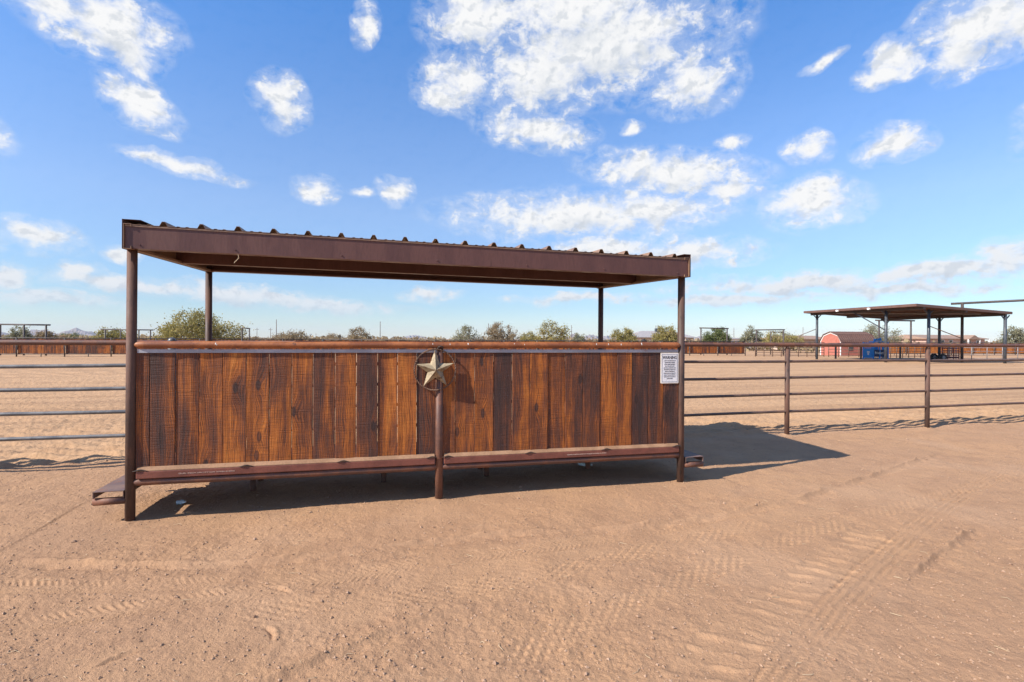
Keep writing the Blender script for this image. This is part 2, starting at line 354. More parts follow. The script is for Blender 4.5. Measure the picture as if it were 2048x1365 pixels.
# shelter frame: origin at its front left post, u along the board front, v back to the arena
O = np.array([-3.08, 4.24]); ANG = R(14.773)
EU = np.array([math.cos(ANG), math.sin(ANG)]); EV = np.array([-EU[1], EU[0]])
LU, LV = 5.032, 2.03
def at(u, v, h=0.0):
    p = O + EU * u + EV * v; return (float(p[0]), float(p[1]), h)

def polyline(x, y, pts):
    """distance to the line (signed), length along it"""
    pts = np.array(pts, float); k = np.linspace(0, len(pts) - 1, (len(pts) - 1) * 4 + 1)
    # smooth the corners
    px = np.interp(k, np.arange(len(pts)), pts[:, 0]); py = np.interp(k, np.arange(len(pts)), pts[:, 1])
    for _ in range(3):
        px[1:-1] = (px[:-2] + 2 * px[1:-1] + px[2:]) / 4; py[1:-1] = (py[:-2] + 2 * py[1:-1] + py[2:]) / 4
    best = np.full(x.shape, 1e9); sd = np.full(x.shape, 1e9); sl = np.zeros(x.shape); acc = 0.0
    for i in range(len(px) - 1):
        ax_, ay_ = px[i], py[i]; ex, ey = px[i+1] - ax_, py[i+1] - ay_; L = math.hypot(ex, ey) + 1e-9
        rx_, ry_ = x - ax_, y - ay_; tt = np.clip((rx_ * ex + ry_ * ey) / (L * L), 0, 1)
        ddx, ddy = rx_ - tt * ex, ry_ - tt * ey; dd = ddx * ddx + ddy * ddy; mk = dd < best
        best = np.where(mk, dd, best); sd = np.where(mk, np.sqrt(dd) * np.sign(ex * ry_ - ey * rx_), sd); sl = np.where(mk, acc + tt * L, sl); acc += L
    return sd, sl, acc

TRACKS = [  # points, half width, kind
 ([(-3.58,3.46),(-2.52,3.42),(-1.72,3.46),(-0.97,3.73),(-0.08,4.03),(0.7,4.11),(1.58,4.37),(2.46,4.78),(3.56,5.5),(4.63,6.23),(5.95,7.1)], .10, 'ridge'),
 ([(-3.3,3.10),(-2.49,3.13),(-1.6,3.18)], .09, 'tread'),
 ([(-2.9,2.58),(-2.33,2.8),(-1.99,2.93),(-1.48,3.08),(-0.96,3.32),(-0.41,3.57),(0.28,3.75),(1.09,4.11),(2.11,4.61),(3.48,5.37)], .10, 'tread'),
 ([(-0.33,2.1),(0.01,2.44),(0.49,2.84),(1.01,3.21),(1.68,3.66),(2.5,4.16),(3.92,4.96),(5.98,6.03)], .10, 'block'),
 ([(0.95,2.05),(1.5,2.63),(2.2,3.29),(3.22,4.17),(4.87,5.49),(6.62,6.67)], .11, 'lines'),
 ([(0.62,2.1),(1.26,2.76),(1.84,3.22),(3.14,4.34)], .15, 'lugs'),
 ([(-1.3,2.12),(-0.92,2.4),(-0.74,2.56),(-0.46,2.79),(-0.06,3.01)], .09, 'ridge'),
 ([(2.3,3.15),(2.54,3.33),(3.13,3.77),(3.92,4.35)], .06, 'ridge'),
 ([(-1.6,2.82),(-1.04,2.94),(-0.41,3.07),(0.25,3.33),(1.0,3.74),(2.3,4.4)], .11, 'block'),
 ([(-2.2,2.2),(-1.5,2.5),(-0.8,2.95),(0.2,3.5),(1.6,4.1),(3.2,5.0),(5.2,6.4)], .20, 'smooth')]
GOUGES_ALL = [(-.35,2.37,.9,.16),(-.22,2.52,1.1,.2),(-.52,2.36,1.3,.14),(.87,2.36,1.4,.12),(1.04,2.54,1.3,.2),(1.22,2.67,1.2,.15),(-1.37,3.12,-.4,.14),(-1.82,2.47,.7,.2),(-1.22,2.67,-.9,.12),(.41,4.35,.3,.2),(-2.5,2.9,.5,.16),(-1.75,2.35,1.0,.2),(.3,2.42,-.5,.13),(2.0,2.7,.2,.16)]
GOUGES = GOUGES_ALL[6:9]
def terrain(x, y):
    x = np.asarray(x, float); y = np.asarray(y, float)
    u = (x - O[0]) * EU[0] + (y - O[1]) * EU[1]; v = (x - O[0]) * EV[0] + (y - O[1]) * EV[1]
    r = np.hypot(x, y - 4)
    near = 1 - sst(r, 14, 40)
    edge = v - 2.25 - .16 * perlin(u * 1.1, v * 1.1 + 9) - .06 * perlin(u * 5, v * 5)
    zone = sst(edge, -.05, .10)
    packed = np.zeros_like(x); dz = np.zeros_like(x); calm = np.ones_like(x)
    for pts, hw, kind in TRACKS:
        bx = np.array(pts); mk = (x > bx[:, 0].min() - .6) & (x < bx[:, 0].max() + .6) & (y > bx[:, 1].min() - .6) & (y < bx[:, 1].max() + .6)
        if not mk.any(): continue
        d, s, L = polyline(x[mk], y[mk], pts); d = d + .012 * perlin(x[mk] * 3, y[mk] * 3)
        fade = sst(s, .0, .35) * (1 - sst(s, L - .5, L)) * np.clip(.72 + 1.5 * perlin(s * 2.1, s * 0 + hw * 90), .0, 1) * np.clip(.8 + 1.0 * perlin(x[mk] * 7, y[mk] * 7), .1, 1)
        inside = 1 - sst(np.abs(d), hw * .75, hw * 1.1); e = np.zeros_like(d)
        if kind == 'ridge':
            e = (.028 * np.exp(-((d - hw * .3) / .022) ** 2) - .016 * np.exp(-((d + hw * .5) / .05) ** 2)) * (1 + .8 * perlin(s * 9, d * 25))
        else:
            if kind == 'tread': pat = np.tanh(3 * np.sin(2 * np.pi * (s / .042 + np.abs(d) / .05))) * .0036 * (np.abs(d) > hw * .25)
            elif kind == 'block': pat = np.tanh(3 * np.sin(2 * np.pi * s / .05)) * np.tanh(3 * np.sin(2 * np.pi * d / .06 + np.pi * np.floor(s / .05))) * .0050
            elif kind == 'lines': pat = np.tanh(2 * np.sin(2 * np.pi * d / .045)) * .0050 + .003 * np.tanh(3 * np.sin(2 * np.pi * (s / .03 + d / .06)))
            elif kind == 'lugs': pat = .019 * np.clip(np.sin(2 * np.pi * (s / .135 + d / .30 + .25 * perlin(s * 3, d * 6))) - .35, -.2, 1) * np.clip(.8 + 1.6 * perlin(s * 7, d * 9), 0, 1.5)
            else: pat = 0 * d
            e = (pat - .006) * inside + .004 * np.exp(-((np.abs(d) - hw * 1.15) / .03) ** 2) * (kind != 'smooth')
            tmp = packed[mk]; packed[mk] = np.maximum(tmp, inside * fade)
            tmp = calm[mk]; calm[mk] = np.minimum(tmp, 1 - .75 * inside * fade)
        tmp = dz[mk]; dz[mk] = tmp + e * fade
    for gx, gy, ga, gl in GOUGES:
        gl = gl * .55
        a = (x - gx) * math.cos(ga) + (y - gy) * math.sin(ga); c_ = -(x - gx) * math.sin(ga) + (y - gy) * math.cos(ga)
        c_ = c_ + .25 * a * a / gl
        w = np.exp(-(a / gl) ** 4)
        dz = dz + w * (-.012 * np.exp(-(c_ / .010) ** 2) + .008 * np.exp(-((c_ - .022) / .013) ** 2)) * (1 + perlin(x * 30, y * 30))
    h = .028 * perlin(x * .7, y * .7) + .012 * perlin(x * 2.3 + 7, y * 2.3)
    lump = .0075 * perlin(x * 9, y * 9 + 3) + .0050 * perlin(x * 24, y * 24)
    crumb = np.clip(perlin(x * 55, y * 55), 0, 1) ** 2 * .028 + .0034 * perlin(x * 110, y * 110)
    rough = np.clip(.55 + 1.2 * perlin(x * .9 + 40, y * .9), .15, 1.4)
    yard = (lump * (.7 + .5 * rough) + crumb * rough) * calm + dz
    # worked arena sand: harrow furrows that follow the fence, stronger in patches
    fur = .036 * np.sin(2 * np.pi * (v / .34 + .35 * perlin(u * .35, v * .35))) * np.clip(.4 + perlin(u * .25, v * .5), 0, 1)
    rip = .048 * np.sin(2 * np.pi * (u * .55 + v * 1.2) / .36 + 2.5 * perlin(u, v)) * np.clip(.35 + .9 * perlin(u * .6 + 3, v * .6), 0, 1) * (1 - sst(v, 3.5, 6))
    aren = .035 + fur + rip + lump * 2.4 + crumb * .8
    lip = .035 * np.exp(-(edge / .09) ** 2) * (1 + 1.5 * perlin(u * 4, v * 4))
    z = h + (yard * (1 - zone) + aren * zone + lip) * near
    # scuffed hollow in front of the fence and mounded soil at the shelter's left end
    z += near * (.03 * np.exp(-(((u + .55) / .7) ** 2 + ((v - .35) / .5) ** 2)) )
    # even out where the posts stand
    for (pu, pv_) in ((0, 0), (2.488, 0), (5.032, 0), (0, 2.03), (5.032, 2.03), (8.245, 2.03), (11.16, 2.03)):
        z = z + .022 * np.exp(-(((u - pu) ** 2 + (v - pv_) ** 2) / .0095)) * (1 + 1.2 * perlin(x * 22, y * 22))
    flat = np.exp(-(v / .5) ** 2) * ((u > -.6) & (u < 5.6))
    z *= 1 - .5 * flat
    return z * (1 - sst(r, 40, 120)), zone, packed

# ground sheet: rows and columns widen with distance so that detail sits where it is looked at
ys = np.concatenate([[-9000, -2500, -700, -200, -60, -20, -7, -2, 0, .8, 1.4], np.geomspace(1.75, 13, 640), np.geomspace(13.15, 62, 130), np.geomspace(66, 14000, 22)])
sc_ = np.linspace(-1.12, 1.12, 880)
ex_ = np.array([.25, .7, 1.6, 4, 10, 26, 70, 200, 700, 2500, 9000.])
Wd = np.maximum(ys, 1.7)
rows = []
for y_, w_ in zip(ys, Wd):
    w2 = min(w_, 90); core = sc_ * w2; rows.append(np.concatenate([core[0] - ex_[::-1], core, core[-1] + ex_]))
GX = np.array(rows); GY = np.repeat(ys[:, None], GX.shape[1], 1)
gz, gzone, gpack = terrain(GX.ravel(), GY.ravel())
nr, nc_ = GX.shape
verts = np.stack([GX.ravel(), GY.ravel(), gz], 1).astype(np.float32)
ii = (np.arange(nr - 1)[:, None] * nc_ + np.arange(nc_ - 1)[None, :]).ravel()
quads = np.stack([ii, ii + 1, ii + 1 + nc_, ii + nc_], 1).astype(np.int32)
me = bpy.data.meshes.new('ground'); me.vertices.add(len(verts)); me.vertices.foreach_set('co', verts.ravel())
me.loops.add(quads.size); me.loops.foreach_set('vertex_index', quads.ravel())
me.polygons.add(len(quads)); me.polygons.foreach_set('loop_start', np.arange(0, quads.size, 4, dtype=np.int32))
me.polygons.foreach_set('use_smooth', np.ones(len(quads), bool)); me.update()
for nm, arr in (('zone', gzone), ('packed', gpack)):
    a_ = me.attributes.new(nm, 'FLOAT', 'POINT'); a_.data.foreach_set('value', arr.astype(np.float32))
ground = link('ground', me, 'dirt'); ground['kind'] = 'structure'; ground['label'] = 'bare pinkish tan dirt yard with tyre tracks and sandy arena'
def gz1(x, y): return float(terrain(np.array([x]), np.array([y]))[0][0])

# loose pebbles and clods
def pebbles():
    n = 26000; yy = 2.0 * (11 / 2.0) ** rng.random(n); xx = yy * rng.uniform(-1.05, 1.05, n)
    zz, zo, pk = terrain(xx, yy); size = .0024 + .0075 * rng.random(n) ** 4 + (rng.random(n) < .010) * .009
    keep = (zo < .5) & (rng.random(n) > pk * .6); xx, yy, zz, size = xx[keep], yy[keep], zz[keep], size[keep]
    base = np.array([(1,0,0),(-1,0,0),(0,1,0),(0,-1,0),(0,0,1),(0,0,-1.)])
    tri = np.array([(0,2,4),(2,1,4),(1,3,4),(3,0,4),(2,0,5),(1,2,5),(3,1,5),(0,3,5)])
    k = len(xx); V = base[None] * rng.uniform(.55, 1.35, (k, 6, 1)); a = rng.uniform(0, 6.28, k); c, s = np.cos(a), np.sin(a)
    X = (V[..., 0] * c[:, None] - V[..., 1] * s[:, None]); Y = V[..., 0] * s[:, None] + V[..., 1] * c[:, None]
    V = np.stack([X, Y, V[..., 2] * .7], 2) * size[:, None, None] + np.stack([xx, yy, zz + size * .25], 1)[:, None]
    F = (tri[None] + (np.arange(k) * 6)[:, None, None]).reshape(-1, 3)
    me = bpy.data.meshes.new('pebbles'); me.from_pydata(V.reshape(-1, 3).tolist(), [], F.tolist()); me.update()
    o = link('pebbles', me, 'pebble'); o['kind'] = 'stuff'; o['label'] = 'loose pebbles and clods scattered over the dirt yard'; o['category'] = 'pebbles'
pebbles()
def straw():
    n = 260; yy = 2.1 * (8 / 2.1) ** rng.random(n); xx = yy * rng.uniform(-1.0, 1.0, n); zz = terrain(xx, yy)[0]; m_ = MB()
    for x_, y_, z_ in zip(xx, yy, zz):
        a = random.uniform(0, 6.28); L = random.uniform(.015, .06); r_ = random.uniform(.0008, .0018)
        m_.path([(x_, y_, z_ + .004), (x_ + math.cos(a) * L * .5, y_ + math.sin(a) * L * .5, z_ + .008), (x_ + math.cos(a + .4) * L, y_ + math.sin(a + .4) * L, z_ + .003)], r_, 3)
    o = m_.build('straw_litter', 'rope'); tag(o, 'dry straw bits and twigs strewn on the dirt yard', 'straw', None, 'stuff')
straw()

# ------------------------------------------------------------------ the roofed shelter with the board front
sh = thing('shelter', 'open roofed viewing shelter of rusty pipe with a stained board front', 'shelter', at(0, 0), ANG)
PR = .0365
def hb(u, v): return 2.208 - .0085 * u + .037 * v            # underside of the roof beams
for (u, v) in ((0, 0), (LU, 0), (0, LV), (LU, LV)):
    MB().tube((u - .012 * (u == 0 and v == 0), v, -.25), (u, v, hb(u, v) + .06), PR, n=28).build('post', 'post_pipe', sh)
MU = 2.488
p = MB(); p.tube((MU, 0, -.25), (MU, 0, 1.415), PR - .001, n=28); p.build('middle_post', 'rusty_pipe', sh)
MB().path([(MU - .02, -.03, 1.41), (MU - .015, -.045, 1.425), (MU + .005, -.05, 1.432), (MU + .022, -.04, 1.424), (MU + .028, -.03, 1.405)], .007, 6).build('weld', 'weld_black', sh)
def coped(b, p0, p1, r, n=24, cope=.05):
    # a pipe whose two ends narrow where they are cut to the post
    p0, p1 = Vector(p0), Vector(p1); d = (p1 - p0).normalized()
    pts = [p0, p0 + d * cope * .35, p0 + d * cope * .8, p0 + d * cope * 1.5]; rr = [r * .45, r * .8, r * .96, r]
    L = (p1 - p0).length
    for k in range(1, 12): pts.append(p0 + d * (cope * 1.5 + (L - cope * 3) * k / 12) + Vector((0, 0, .0015 * math.sin(k * 1.7)))); rr.append(r)
    pts += [p1 - d * cope * 1.5, p1 - d * cope * .8, p1 - d * cope * .35, p1]; rr += [r, r * .96, r * .8, r * .45]
    return b.path(pts, rr, n)
rail = coped(MB(), (.02, -.012, 1.438), (LU - .02, -.012, 1.447), .0302, 28).build('top_rail', 'rail_pipe', sh)
for (u, a, w) in ((.62, .9, .006), (.63, 1.2, .004), (2.42, .9, .005), (2.58, 1.0, .005), (2.75, .85, .007), (3.2, .8, .004), (3.3, 1.1, .004), (4.05, .9, .006), (4.18, .9, .006), (4.32, 1.0, .006), (4.55, .75, .009)):
    b = MB(); vs = []
    for k in range(9):
        t_ = k / 9 * 6.283; du = math.cos(t_) * w * .6; da = math.sin(t_) * w * 1.6 / .03; aa = a + da - math.pi / 2 - 1.25 + .9
        vs.append((u + du, -.012 + math.cos(a + da + 1.9) * .0312, 1.438 + .0018 * u + math.sin(a + da + 1.9) * .0312 * 1.0))
    vs.append((u, -.012 + math.cos(a + 1.9) * .033, 1.438 + .0018 * u + math.sin(a + 1.9) * .033)); b.add(vs, [(k, (k + 1) % 9, 9) for k in range(9)])
    b.build('bird_dropping', 'dropping', rail)
coped(MB(), (.012, -.006, .323), (MU - .02, -.006, .310), .0300, 24).build('lower_rail', 'rusty_pipe', sh)
coped(MB(), (MU + .02, -.006, .3085), (LU - .015, -.006, .2945), .0300, 24).build('lower_rail', 'rusty_pipe', sh)

# steel strip over the boards, square tube and ledge under them
def hl(u): return .0285 * u / 5.0
bevel(MB().box((.045, -.022, 1.372), (MU - .01, -.014, 1.402)).build('steel_strip', 'strip_steel', sh), .002)
bevel(MB().box((MU - .009, -.022, 1.3715), (LU - .045, -.014, 1.4015)).build('steel_strip', 'strip_steel', sh), .002)
tubes = []
for (a, b_) in ((.045, MU - .042), (MU + .042, LU - .042)):
    za, zb = .3545 - hl(a), .3545 - hl(b_)
    q = MB().hexa([(a, -.045, za), (b_, -.045, zb), (b_, .012, zb), (a, .012, za), (a, -.045, za + .060), (b_, -.045, zb + .060), (b_, .012, zb + .060), (a, .012, za + .060)])
    tb = bevel(q.build('square_tube', 'red_oxide_tube', sh), .006, 3); tubes.append(tb)
    q = MB().hexa([(a + .002, -.0435, za + .061), (b_ - .002, -.0435, zb + .061), (b_ - .002, -.012, zb + .062), (a + .002, -.012, za + .062), (a + .002, -.0425, za + .067), (b_ - .002, -.0425, zb + .067), (b_ - .002, -.0115, zb + .094), (a + .002, -.0115, za + .094)])
    bevel(q.build('ledge', 'ledge_dirt', sh), .002)
    n = 3
    for k in range(4):
        uu = a + .03 + (b_ - a - .06) * k / 3; zz = .3545 - hl(uu) + .068
        w = MB(); pts = [(uu + dx_, -.046 + .004 * math.sin(dx_ * 60), zz - .004 + .010 * math.exp(-(dx_ / .03) ** 2)) for dx_ in np.linspace(-.055, .055, 9)]
        w.path(pts, [.001, .004, .005, .006, .006, .006, .005, .004, .001], 6).build('weld', 'weld_black', sh)
rot180 = Matrix.Rotation(math.pi, 4, 'Y')
def front_mtx(u, v, h, tilt=0.0, flip=False):
    mt = Matrix.Translation((u, v, h)) @ Matrix.Rotation(tilt, 4, 'Y') @ Matrix.Rotation(R(90), 4, 'X')
    return mt @ Matrix.Rotation(math.pi, 4, 'Z') if flip else mt
for tb, uc in ((tubes[0], .56), (tubes[1], 3.95)):
    lettering('MADE IN MEXICO ASTM A-513 NOT HYDRO TESTED', .0135, 'stencil', tb, front_mtx(uc, -.0462, .3545 - hl(uc) + .032, R(.33), True), sx=1.32)

# boards, one by one
SE = [.030,.130,.313,.490,.667,.849,1.026,1.208,1.381,1.565,1.745,1.930,2.105,2.278,2.460,2.635,2.820,3.003,3.187,3.368,3.548,3.731,3.916,4.104,4.289,4.457,4.643,4.823,4.997]
TONE = [.44,.36,.46,.52,.60,.52,.57,.57,.42,.62,.30,.58,.62,.27,.48,.44,.45,.25,.50,.53,.45,.43,.40,.56,.53,.24,.31,.28]
for k, tn in enumerate(TONE):
    a, b_ = SE[k], SE[k + 1]; gp = random.uniform(.0011, .0024); w = (b_ - a) / 2 - gp; c_ = (a + b_) / 2
    v0_ = random.uniform(-.0055, .0055); seg = 9; m_ = MB(); vs = []
    zb, zt = .398 - hl(c_), 1.388
    jl = [random.gauss(0, .0007) for _ in range(seg + 1)]; jr = [random.gauss(0, .0007) for _ in range(seg + 1)]; cup = random.uniform(-.003, .003); tw = random.uniform(-.002, .002)
    for i in range(seg + 1):
        z_ = zb + (zt - zb) * i / seg; dv = tw * (i / seg - .5)
        for (xx, yy) in ((-w + jl[i], -.011 + cup), (-w * .4, -.011 - cup * .4), (w * .4, -.011 - cup * .4), (w + jr[i], -.011 + cup), (w + jr[i], .010), (-w + jl[i], .010)):
            vs.append((xx, yy + dv * (1 if xx > 0 else -1), z_ - zb))
    fs = []
    for i in range(seg):
        for j in range(6): fs.append((i*6 + j, i*6 + (j+1) % 6, (i+1)*6 + (j+1) % 6, (i+1)*6 + j))
    fs += [tuple(reversed(range(6))), tuple(seg*6 + j for j in range(6))]
    o = m_.add(vs, fs).build('board', 'sawn_board', sh, (c_, v0_, zb)); o.color = (tn, 0, 0, 1); bevel(o, .0034, 2)

# roof: beams, purlin, side channels, ribbed sheets
def channel(u0, v0, u1, v1, ht, fl, name, side, drop=0.0, mat='fascia_paint'):
    """C beam from (u0,v0) to (u1,v1): web on the line, flanges towards `side`"""
    d = Vector((u1 - u0, v1 - v0, 0)).normalized(); n_ = Vector((-d.y, d.x, 0)) * side; t_ = .004; m_ = MB()
    A = Vector((u0, v0, hb(u0, v0) - drop)); B = Vector((u1, v1, hb(u1, v1) - drop)); up = Vector((0, 0, 1))
    def bar(o0, o1, z0, z1): m_.hexa([A + n_*o0 + up*z0, B + n_*o0 + up*z0, B + n_*o1 + up*z0, A + n_*o1 + up*z0, A + n_*o0 + up*z1, B + n_*o0 + up*z1, B + n_*o1 + up*z1, A + n_*o1 + up*z1])
    bar(0, t_, 0, ht); bar(t_, fl, 0, t_); bar(t_, fl, ht - t_, ht); bar(fl - t_, fl, t_, .022); bar(fl - t_, fl, ht - .022, ht - t_)
    return m_.build(name, mat, sh)
BH = .186
channel(-.014, -.10, 5.045, -.10, BH, .085, 'front_beam', 1)
channel(-.030, 1.02, 5.050, 1.02, BH, .075, 'purlin', 1)
channel(-.030, 2.08, 5.050, 2.08, BH, .085, 'rear_beam', -1)
channel(-.020, -.115, -.020, 2.10, BH + .012, .055, 'side_beam', -1, .004, 'roof_paint')
channel(5.052, -.115, 5.052, 2.10, BH + .012, .055, 'side_beam', 1, .004, 'roof_paint')
for uu in (.09, .78, 1.62, 2.45, 3.3, 4.1, 4.92):
    MB().tube((uu, -.1005, hb(uu, -.1) + .03), (uu, -.106, hb(uu, -.1) + .03), .008, .006, 8).build('bolt', 'fascia_paint', sh)
RB = [.258 + .272 * k for k in range(18)]
prof = [(-.024, 0.0)]
for k, c_ in enumerate(RB):
    prof += [(c_ - .183, 0), (c_ - .176, .0045), (c_ - .160, .0045), (c_ - .153, 0), (c_ - .118, 0), (c_ - .111, .0045), (c_ - .095, .0045), (c_ - .088, 0)]
    prof += [(c_ - .030, 0), (c_ - .011, .036), (c_ + .011, .036), (c_ + .030, 0)]
prof.append((5.062, 0)); m_ = MB(); K = len(prof)
for (v, dz_) in ((-.109, 0), (2.20, 0), (-.109, -.0035), (2.20, -.0035)):
    for (u, z_) in prof: m_.v.append((u, v, hb(u, v) + BH + .0045 + z_ + dz_))
for k in range(K - 1):
    m_.f += [(k, k + 1, K + k + 1, K + k), (2*K + k + 1, 2*K + k, 3*K + k, 3*K + k + 1), (2*K + k, 2*K + k + 1, k + 1, k), (K + k, K + k + 1, 3*K + k + 1, 3*K + k)]; m_.smooth += [False] * 4
m_.build('roof_sheet', 'roof_paint', sh)
m_ = MB(); A = [(-.012, -.1065), (5.043, -.1065), (5.043, -.1005), (-.012, -.1005)]
m_.hexa([(u, v, hb(u, v) + BH - .013) for u, v in A] + [(u, v, hb(u, v) + BH - .001) for u, v in A]); m_.build('eave_trim', 'roof_paint', sh)
for (ua, ub) in ((-.030, .10), (4.99, 5.068)):
    m_ = MB(); A = [(ua, -.112), (ub, -.112), (ub, 2.2), (ua, 2.2)]
    m_.hexa([(u, v, hb(u, v) + BH + .040) for u, v in A] + [(u, v, hb(u, v) + BH + .0425) for u, v in A])
    ue, us = (ua, ua + .003) if ua < 0 else (ub - .003, ub)
    A = [(ue, -.110), (us, -.110), (us, 2.2), (ue, 2.2)]
    m_.hexa([(u, v, hb(u, v) - .006) for u, v in A] + [(u, v, hb(u, v) + BH + .0398) for u, v in A])
    m_.build('rake_trim', 'fascia_paint', sh)
# rear rails that close the shelter towards the arena
for h_, r_ in ((1.435, .030), (1.175, .021), (.915, .021), (.65, .021), (.375, .021)):
    MB().tube((.03, LV, h_), (LU - .03, LV, h_), r_, n=14).build('rear_rail', 'rusty_pipe', sh)
# steps at both ends: an upturned channel on a pipe stub from each post
for s, u in ((-1, 0), (1, LU)):
    for v in (0, .88): MB().tube((u + s * (.034 if v == 0 else -.2), v, .183), (u + s * .262, v, .180), .0300, n=22).build('step_bracket', 'rusty_pipe', sh)
    a, b_ = sorted((u + s * .045, u + s * .258)); m_ = MB()
    m_.box((a, -.03, .262), (b_, .92, .267)).box((a, -.03, .2125), (a + .005, .92, .2619)).box((b_ - .005, -.03, .2125), (b_, .92, .2619))
    m_.build('step', 'channel_steel', sh)

# low bench platform behind the boards
for k in range(5): MB().box((-.03 if k < 1 else -.10, .05 + .232 * k, .288), (LU + .03, .05 + .232 * k + .226, .313)).build('bench_plank', 'sawn_board', sh).color = (.3, 0, 0, 1)
for u in (.75, 2.0, 3.1, 4.3):
    MB().box((u - .03, .40, .225), (u + .03, 1.2, .286)).build('bench_bearer', 'rusty_pipe', sh)
    for v in (.75, 1.1): MB().tube((u, v, -.2), (u, v, .2245), .03, n=12).build('bench_leg', 'rusty_pipe', sh)

# hanging string on the front beam
MB().path([at(.79, -.09, 2.205), at(.80, -.095, 2.19), at(.805, -.09, 2.165), at(.79, -.092, 2.145), at(.775, -.09, 2.13), at(.77, -.093, 2.12)], .0028, 6).build('string', 'rope')
tag(bpy.data.objects['string'], 'short frayed tan string hanging under the shelter roof beam', 'string')

# star with barbed ring
st = thing('barn_star', 'cream metal five pointed star in a barbed wire ring on the middle post', 'star', at(2.442, -.042, 1.215), ANG)
m_ = MB(); RS = .183; vs = [(0, -.072, 0)]
for k in range(10):
    a = math.pi / 2 + k * math.pi / 5 + .015; r_ = RS if k % 2 == 0 else RS * .40; vs.append((math.cos(a) * r_, 0, math.sin(a) * r_))
vs += [(x_, .003, z_) for (x_, y_, z_) in vs[1:]]
m_.add(vs, [(0, 1 + (k + 1) % 10, 1 + k) for k in range(10)] + [(1 + k, 1 + (k + 1) % 10, 11 + (k + 1) % 10, 11 + k) for k in range(10)] + [tuple(11 + k for k in range(10))])
m_.build('star', 'star_metal', st)
m_ = MB()
for ph in (0, math.pi):
    pts = []
    for k in range(181):
        a = 2 * math.pi * k / 180; w = 26 * a + ph; rr = RS + .006 + .0045 * math.cos(w); pts.append((math.cos(a) * rr, .002 + .0045 * math.sin(w), math.sin(a) * rr))
    m_.path(pts, .0034, 5)
for k in range(20):
    a = 2 * math.pi * (k + .3) / 20; c0 = Vector((math.cos(a) * (RS + .006), 0, math.sin(a) * (RS + .006))); d_ = Vector((random.uniform(-1, 1), random.uniform(-.6, .6), random.uniform(-1, 1))).normalized() * .012
    m_.path([c0 - d_, c0, c0 + d_], [.0006, .0018, .0006], 4)
m_.build('wire_ring', 'wire_rust', st)
MB().path([(0, .0, RS), (.001, .006, RS + .025), (-.002, .012, RS + .045)], .002, 5).build('hook', 'wire_rust', st)

# warning sign
sg = thing('warning_sign', 'small white WARNING notice screwed to the right end of the board front', 'sign', at(4.885, -.0225, 1.208), ANG)
SW, SH_ = .106, .160
def rounded(w, h, r, y0, y1, n=6):
    m_ = MB(); ring = []
    for cx_, cz_, a0 in ((w - r, h - r, 0), (-w + r, h - r, 90), (-w + r, -h + r, 180), (w - r, -h + r, 270)):
        for k in range(n + 1):
            a = R(a0 + 90 * k / n); ring.append((cx_ + r * math.cos(a), cz_ + r * math.sin(a)))
    N_ = len(ring); m_.add([(x_, y0, z_) for x_, z_ in ring] + [(x_, y1, z_) for x_, z_ in ring],
        [tuple(range(N_)), tuple(N_ + k for k in reversed(range(N_)))] + [(k, N_ + k, N_ + (k + 1) % N_, (k + 1) % N_) for k in range(N_)]); return m_
rounded(SW, SH_, .011, 0.0, .004).build('plate', 'sign_trim', sg)
rounded(SW - .007, SH_ - .007, .006, -.0008, -.0001).build('face', 'sign_white', sg)
m_ = MB(); a, h_ = SW - .0155, SH_ - .0155
for q in (((-a, -.0016, h_ - .0028), (a, -.0009, h_)), ((-a, -.0016, -h_), (a, -.0009, -h_ + .0028)), ((-a, -.0016, -h_ + .0029), (-a + .0028, -.0009, h_ - .0029)), ((a - .0028, -.0016, -h_ + .0029), (a, -.0009, h_ - .0029))): m_.box(*q)
m_.build('border', 'ink', sg)
lettering('WARNING', .046, 'ink', sg, front_mtx(0, -.0012, .109), bold=.0012, ext=.0003, sx=.74)
LINES = ['A PERSON WHO PARTICIPATES IN AN', 'EQUESTRIAN EVENT IS ASSUMING', 'ACTIVITY ASSUMES THE INHERENT', 'RISK OF THE ACTIVITY AND IS', 'RESPONSIBLE. A PROFESSIONAL IS NOT', 'RESPONSIBLE FOR AN INJURY TO OR', 'THE DEATH OF THE PERSON IN', 'THE EVENT AND FOR ANY DAMAGE TO', 'PROPERTY THAT RESULTS FROM THE', 'INHERENT RISKS OF THE ACTIVITY IN', 'EQUINE ACTIVITIES']
for k, s in enumerate(LINES):
    lettering(s, .0128, 'ink', sg, front_mtx(0, -.0012, .076 - .0186 * k), bold=.0004, ext=.0002, sx=.62)

# ------------------------------------------------------------------ pipe fences along the arena
FH = ((1.435, .030), (1.175, .021), (.915, .021), (.65, .021), (.375, .021))
def pipe_fence(label, u_posts, u0, u1, m_top, m_low, m_post):
    f = thing('pipe_fence', label, 'fence', at(u0, LV), ANG)
    for u in u_posts:
        m_ = MB(); m_.tube((u - u0, 0, -.3), (u - u0, 0, 1.37), PR, n=20); m_.tube((u - u0, 0, 1.3705), (u - u0, 0, 1.43), PR, PR * .45, 20); m_.build('post', m_post, f)
    for k, (h_, r_) in enumerate(FH):
        n = 14; pts = [(u * (u1 - u0) / n, 0, h_ + (.004 if k else .0) * math.sin(u * 1.3 + k)) for u in range(n + 1)]
        MB().path(pts, r_, 16).build('rail', m_top if k == 0 else m_low, f)
    return f
fl_ = pipe_fence('pipe rail fence with grey lower rails left of the shelter', (-3.05, -6.1), 0 - .03, -9.2, 'dark_top' if False else 'rusty_pipe', 'grey_pipe', 'post_pipe')
m_ = MB(); x_ = -.384 + .03; m_.tube((x_, 0, -.3), (x_, 0, 1.445), .042, n=20)
